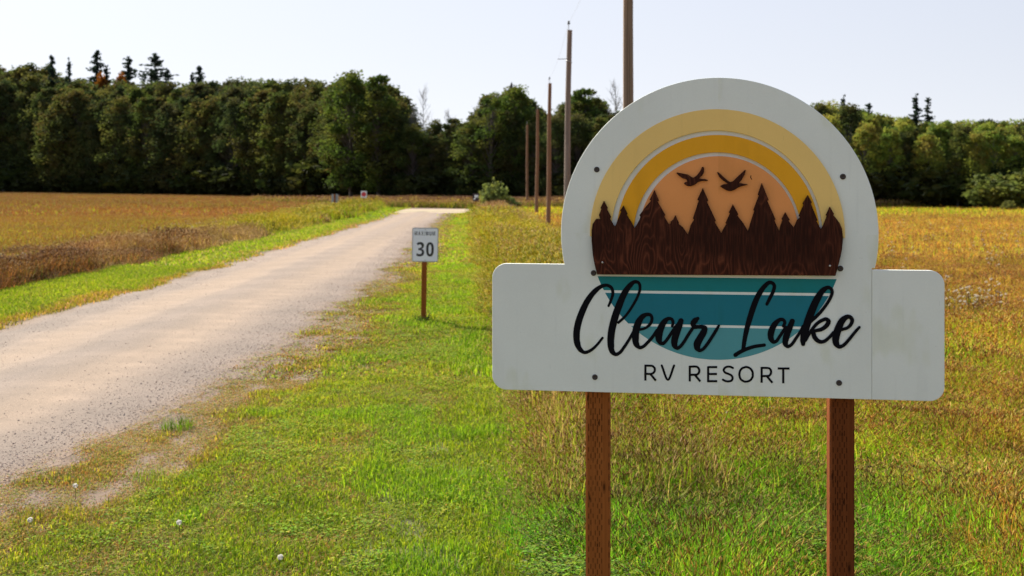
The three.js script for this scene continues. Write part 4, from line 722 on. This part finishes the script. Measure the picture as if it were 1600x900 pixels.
fir('very sparse pale spruce, thinner of the twin spires above the right wood', 4, 1450, 151, 104, 0.9);
fir('small spruce tip just clear of the right side of the arch', 3, 1318, 150, 106, 0.8);
fir('small faint spruce tip between the arch and the twin spires', 4, 1358, 160, 106, 1.1);
const fall = leafMat.clone(); fall.color = rgb(2.6, 0.8, 0.4);
plant('leafy_tree', 'tree with orange autumn leaves below the first tall spruce', 'tree', kinds.full[3], fall, barkMat, at(157, 204), -204, tall(122, 204), 1, 0.45);
plant('leafy_tree', 'tree with orange autumn leaves below the narrow spruce', 'tree', kinds.full[3], fall, barkMat, at(190, 202), -202, tall(122, 202), 2, 0.45);
const bright = leafMat.clone(); bright.color = rgb(1.0, 1.15, 0.8);
const lively = (label, kind, px, top, d, wide) => plant('leafy_tree', label, 'tree', kind, bright, barkMat, at(px, d), -d, tall(top, d), px, wide);
lively('airy topped tall green tree, left one of the pair before the gap', kinds.open[0], 548, 119, 130, 0.95);
lively('airy topped tall green tree at the left brink of the gap', kinds.open[1], 592, 121, 127, 1.0);
lively('green tree under the perched bird, right of the gap in the wood', kinds.open[0], 806, 141, 121, 0.95);
lively('slender green tree just left of the tree with the bird', kinds.thin[0], 762, 152, 120, 1.2);
lively('leafy tree half hidden behind the pole with the metal arm', kinds.open[1], 912, 142, 120, 1.2);
const dead = (label, px, top, d, wide, k) => plant('dead_tree', label, 'dead tree', snag(k), null, paleBark, at(px, d), -d, tall(top, d), px, wide);
dead('bare dead tree, tallest of those in the gap in the wood', 661, 142, 129, 0.8, 81);
dead('bare dead tree with thin twigs at the left side of the gap', 645, 170, 130, 1.0, 82);
dead('short bare dead tree at the right side of the gap', 700, 176, 128, 1.0, 83);
dead('thin bare tree top just left of the nearest utility pole', 962, 130, 122, 1.0, 84);
// shrubs on their own
const shrub = (label, seed, tones, x, z, w, h, leafSize = 0.075) => { const k = bush(seed, leafSize, tones, 34), t = thing('shrub', label, 'shrub', x, -0.03, z, seed); t.scale.set(w / 1.3, h, w / 1.3); mesh('stem', k.wood, barkMat, t); mesh('crown', k.crown, leafMat, t); };
shrub('lone pale green shrub at the end of the weeds left of the farthest pole', 91, [[0.15, 0.185, 0.045], [0.20, 0.22, 0.05], [0.11, 0.14, 0.04]], at(772, 94), -94, 3.1, 2.4);
shrub('low green shrub between the lone pale shrub and the farthest pole', 92, [[0.07, 0.1, 0.03], [0.1, 0.13, 0.03]], at(797, 95), -95, 2.2, 1.0);
shrub('yellow green willow bush at the right wood edge, nearest the twin spires', 93, [[0.12, 0.14, 0.028], [0.15, 0.155, 0.03], [0.09, 0.115, 0.025]], at(1545, 91.5), -91.5, 4.6, 3.2);
shrub('yellow green willow bush cut by the right edge of the photo', 94, [[0.12, 0.14, 0.028], [0.15, 0.155, 0.03], [0.09, 0.115, 0.025]], at(1610, 89.5), -89.5, 6.0, 3.6);
shrub('small round bush in front of the willow bushes on the right', 95, [[0.12, 0.13, 0.03], [0.15, 0.15, 0.035]], at(1576, 86), -86, 1.4, 1.0);
// a bird on the topmost twig
{
  const t = thing('perched_bird', 'small dark bird perched on the topmost twig of the green tree beyond the road', 'bird', at(799, 120.6), tall(139, 120.6) - 0.05, -120.6, 2.6), b = new Build(), c = [1, 1, 1];
  tube(b, [V(0, 0.02, -0.16), V(0, 0.12, -0.08), V(0, 0.28, -0.01), V(0, 0.44, 0.03), V(0, 0.56, 0.02), V(0, 0.64, 0.04), V(0, 0.70, 0.06), V(0, 0.74, 0.05)], [0.02, 0.06, 0.13, 0.14, 0.10, 0.075, 0.07, 0.01], 10, c);
  tube(b, [V(0, 0.68, 0.10), V(0, 0.665, 0.15), V(0, 0.64, 0.16)], [0.03, 0.02, 0.004], 6, c);
  tube(b, [V(0, 0.16, -0.07), V(0, -0.02, -0.14), V(0, -0.14, -0.17)], [0.03, 0.05, 0.035], 6, c);
  for (const s of [-1, 1]) tube(b, [V(s * 0.1, 0.46, 0), V(s * 0.14, 0.3, -0.04), V(s * 0.08, 0.06, -0.12)], [0.03, 0.055, 0.012], 6, c);
  mesh('body', b.geometry(), new THREE.MeshStandardMaterial({ color: rgb(0.045, 0.04, 0.038), roughness: 0.9 }), t);
  const f = new Build(); for (const s of [-1, 1]) tube(f, [V(s * 0.04, 0.16, 0), V(s * 0.04, -0.02, 0.01)], [0.016, 0.012], 5, [0.4, 0.3, 0.05]); tube(f, [V(-0.25, -1.3, 0), V(-0.08, -0.5, 0), V(0, -0.03, 0), V(0.1, 0.03, 0)], [0.04, 0.03, 0.022, 0.01], 5, [0.2, 0.17, 0.12]);
  mesh('leg', f.geometry(), new THREE.MeshStandardMaterial({ vertexColors: true, roughness: 0.9 }), t);
}

renderer.render(scene, camera);
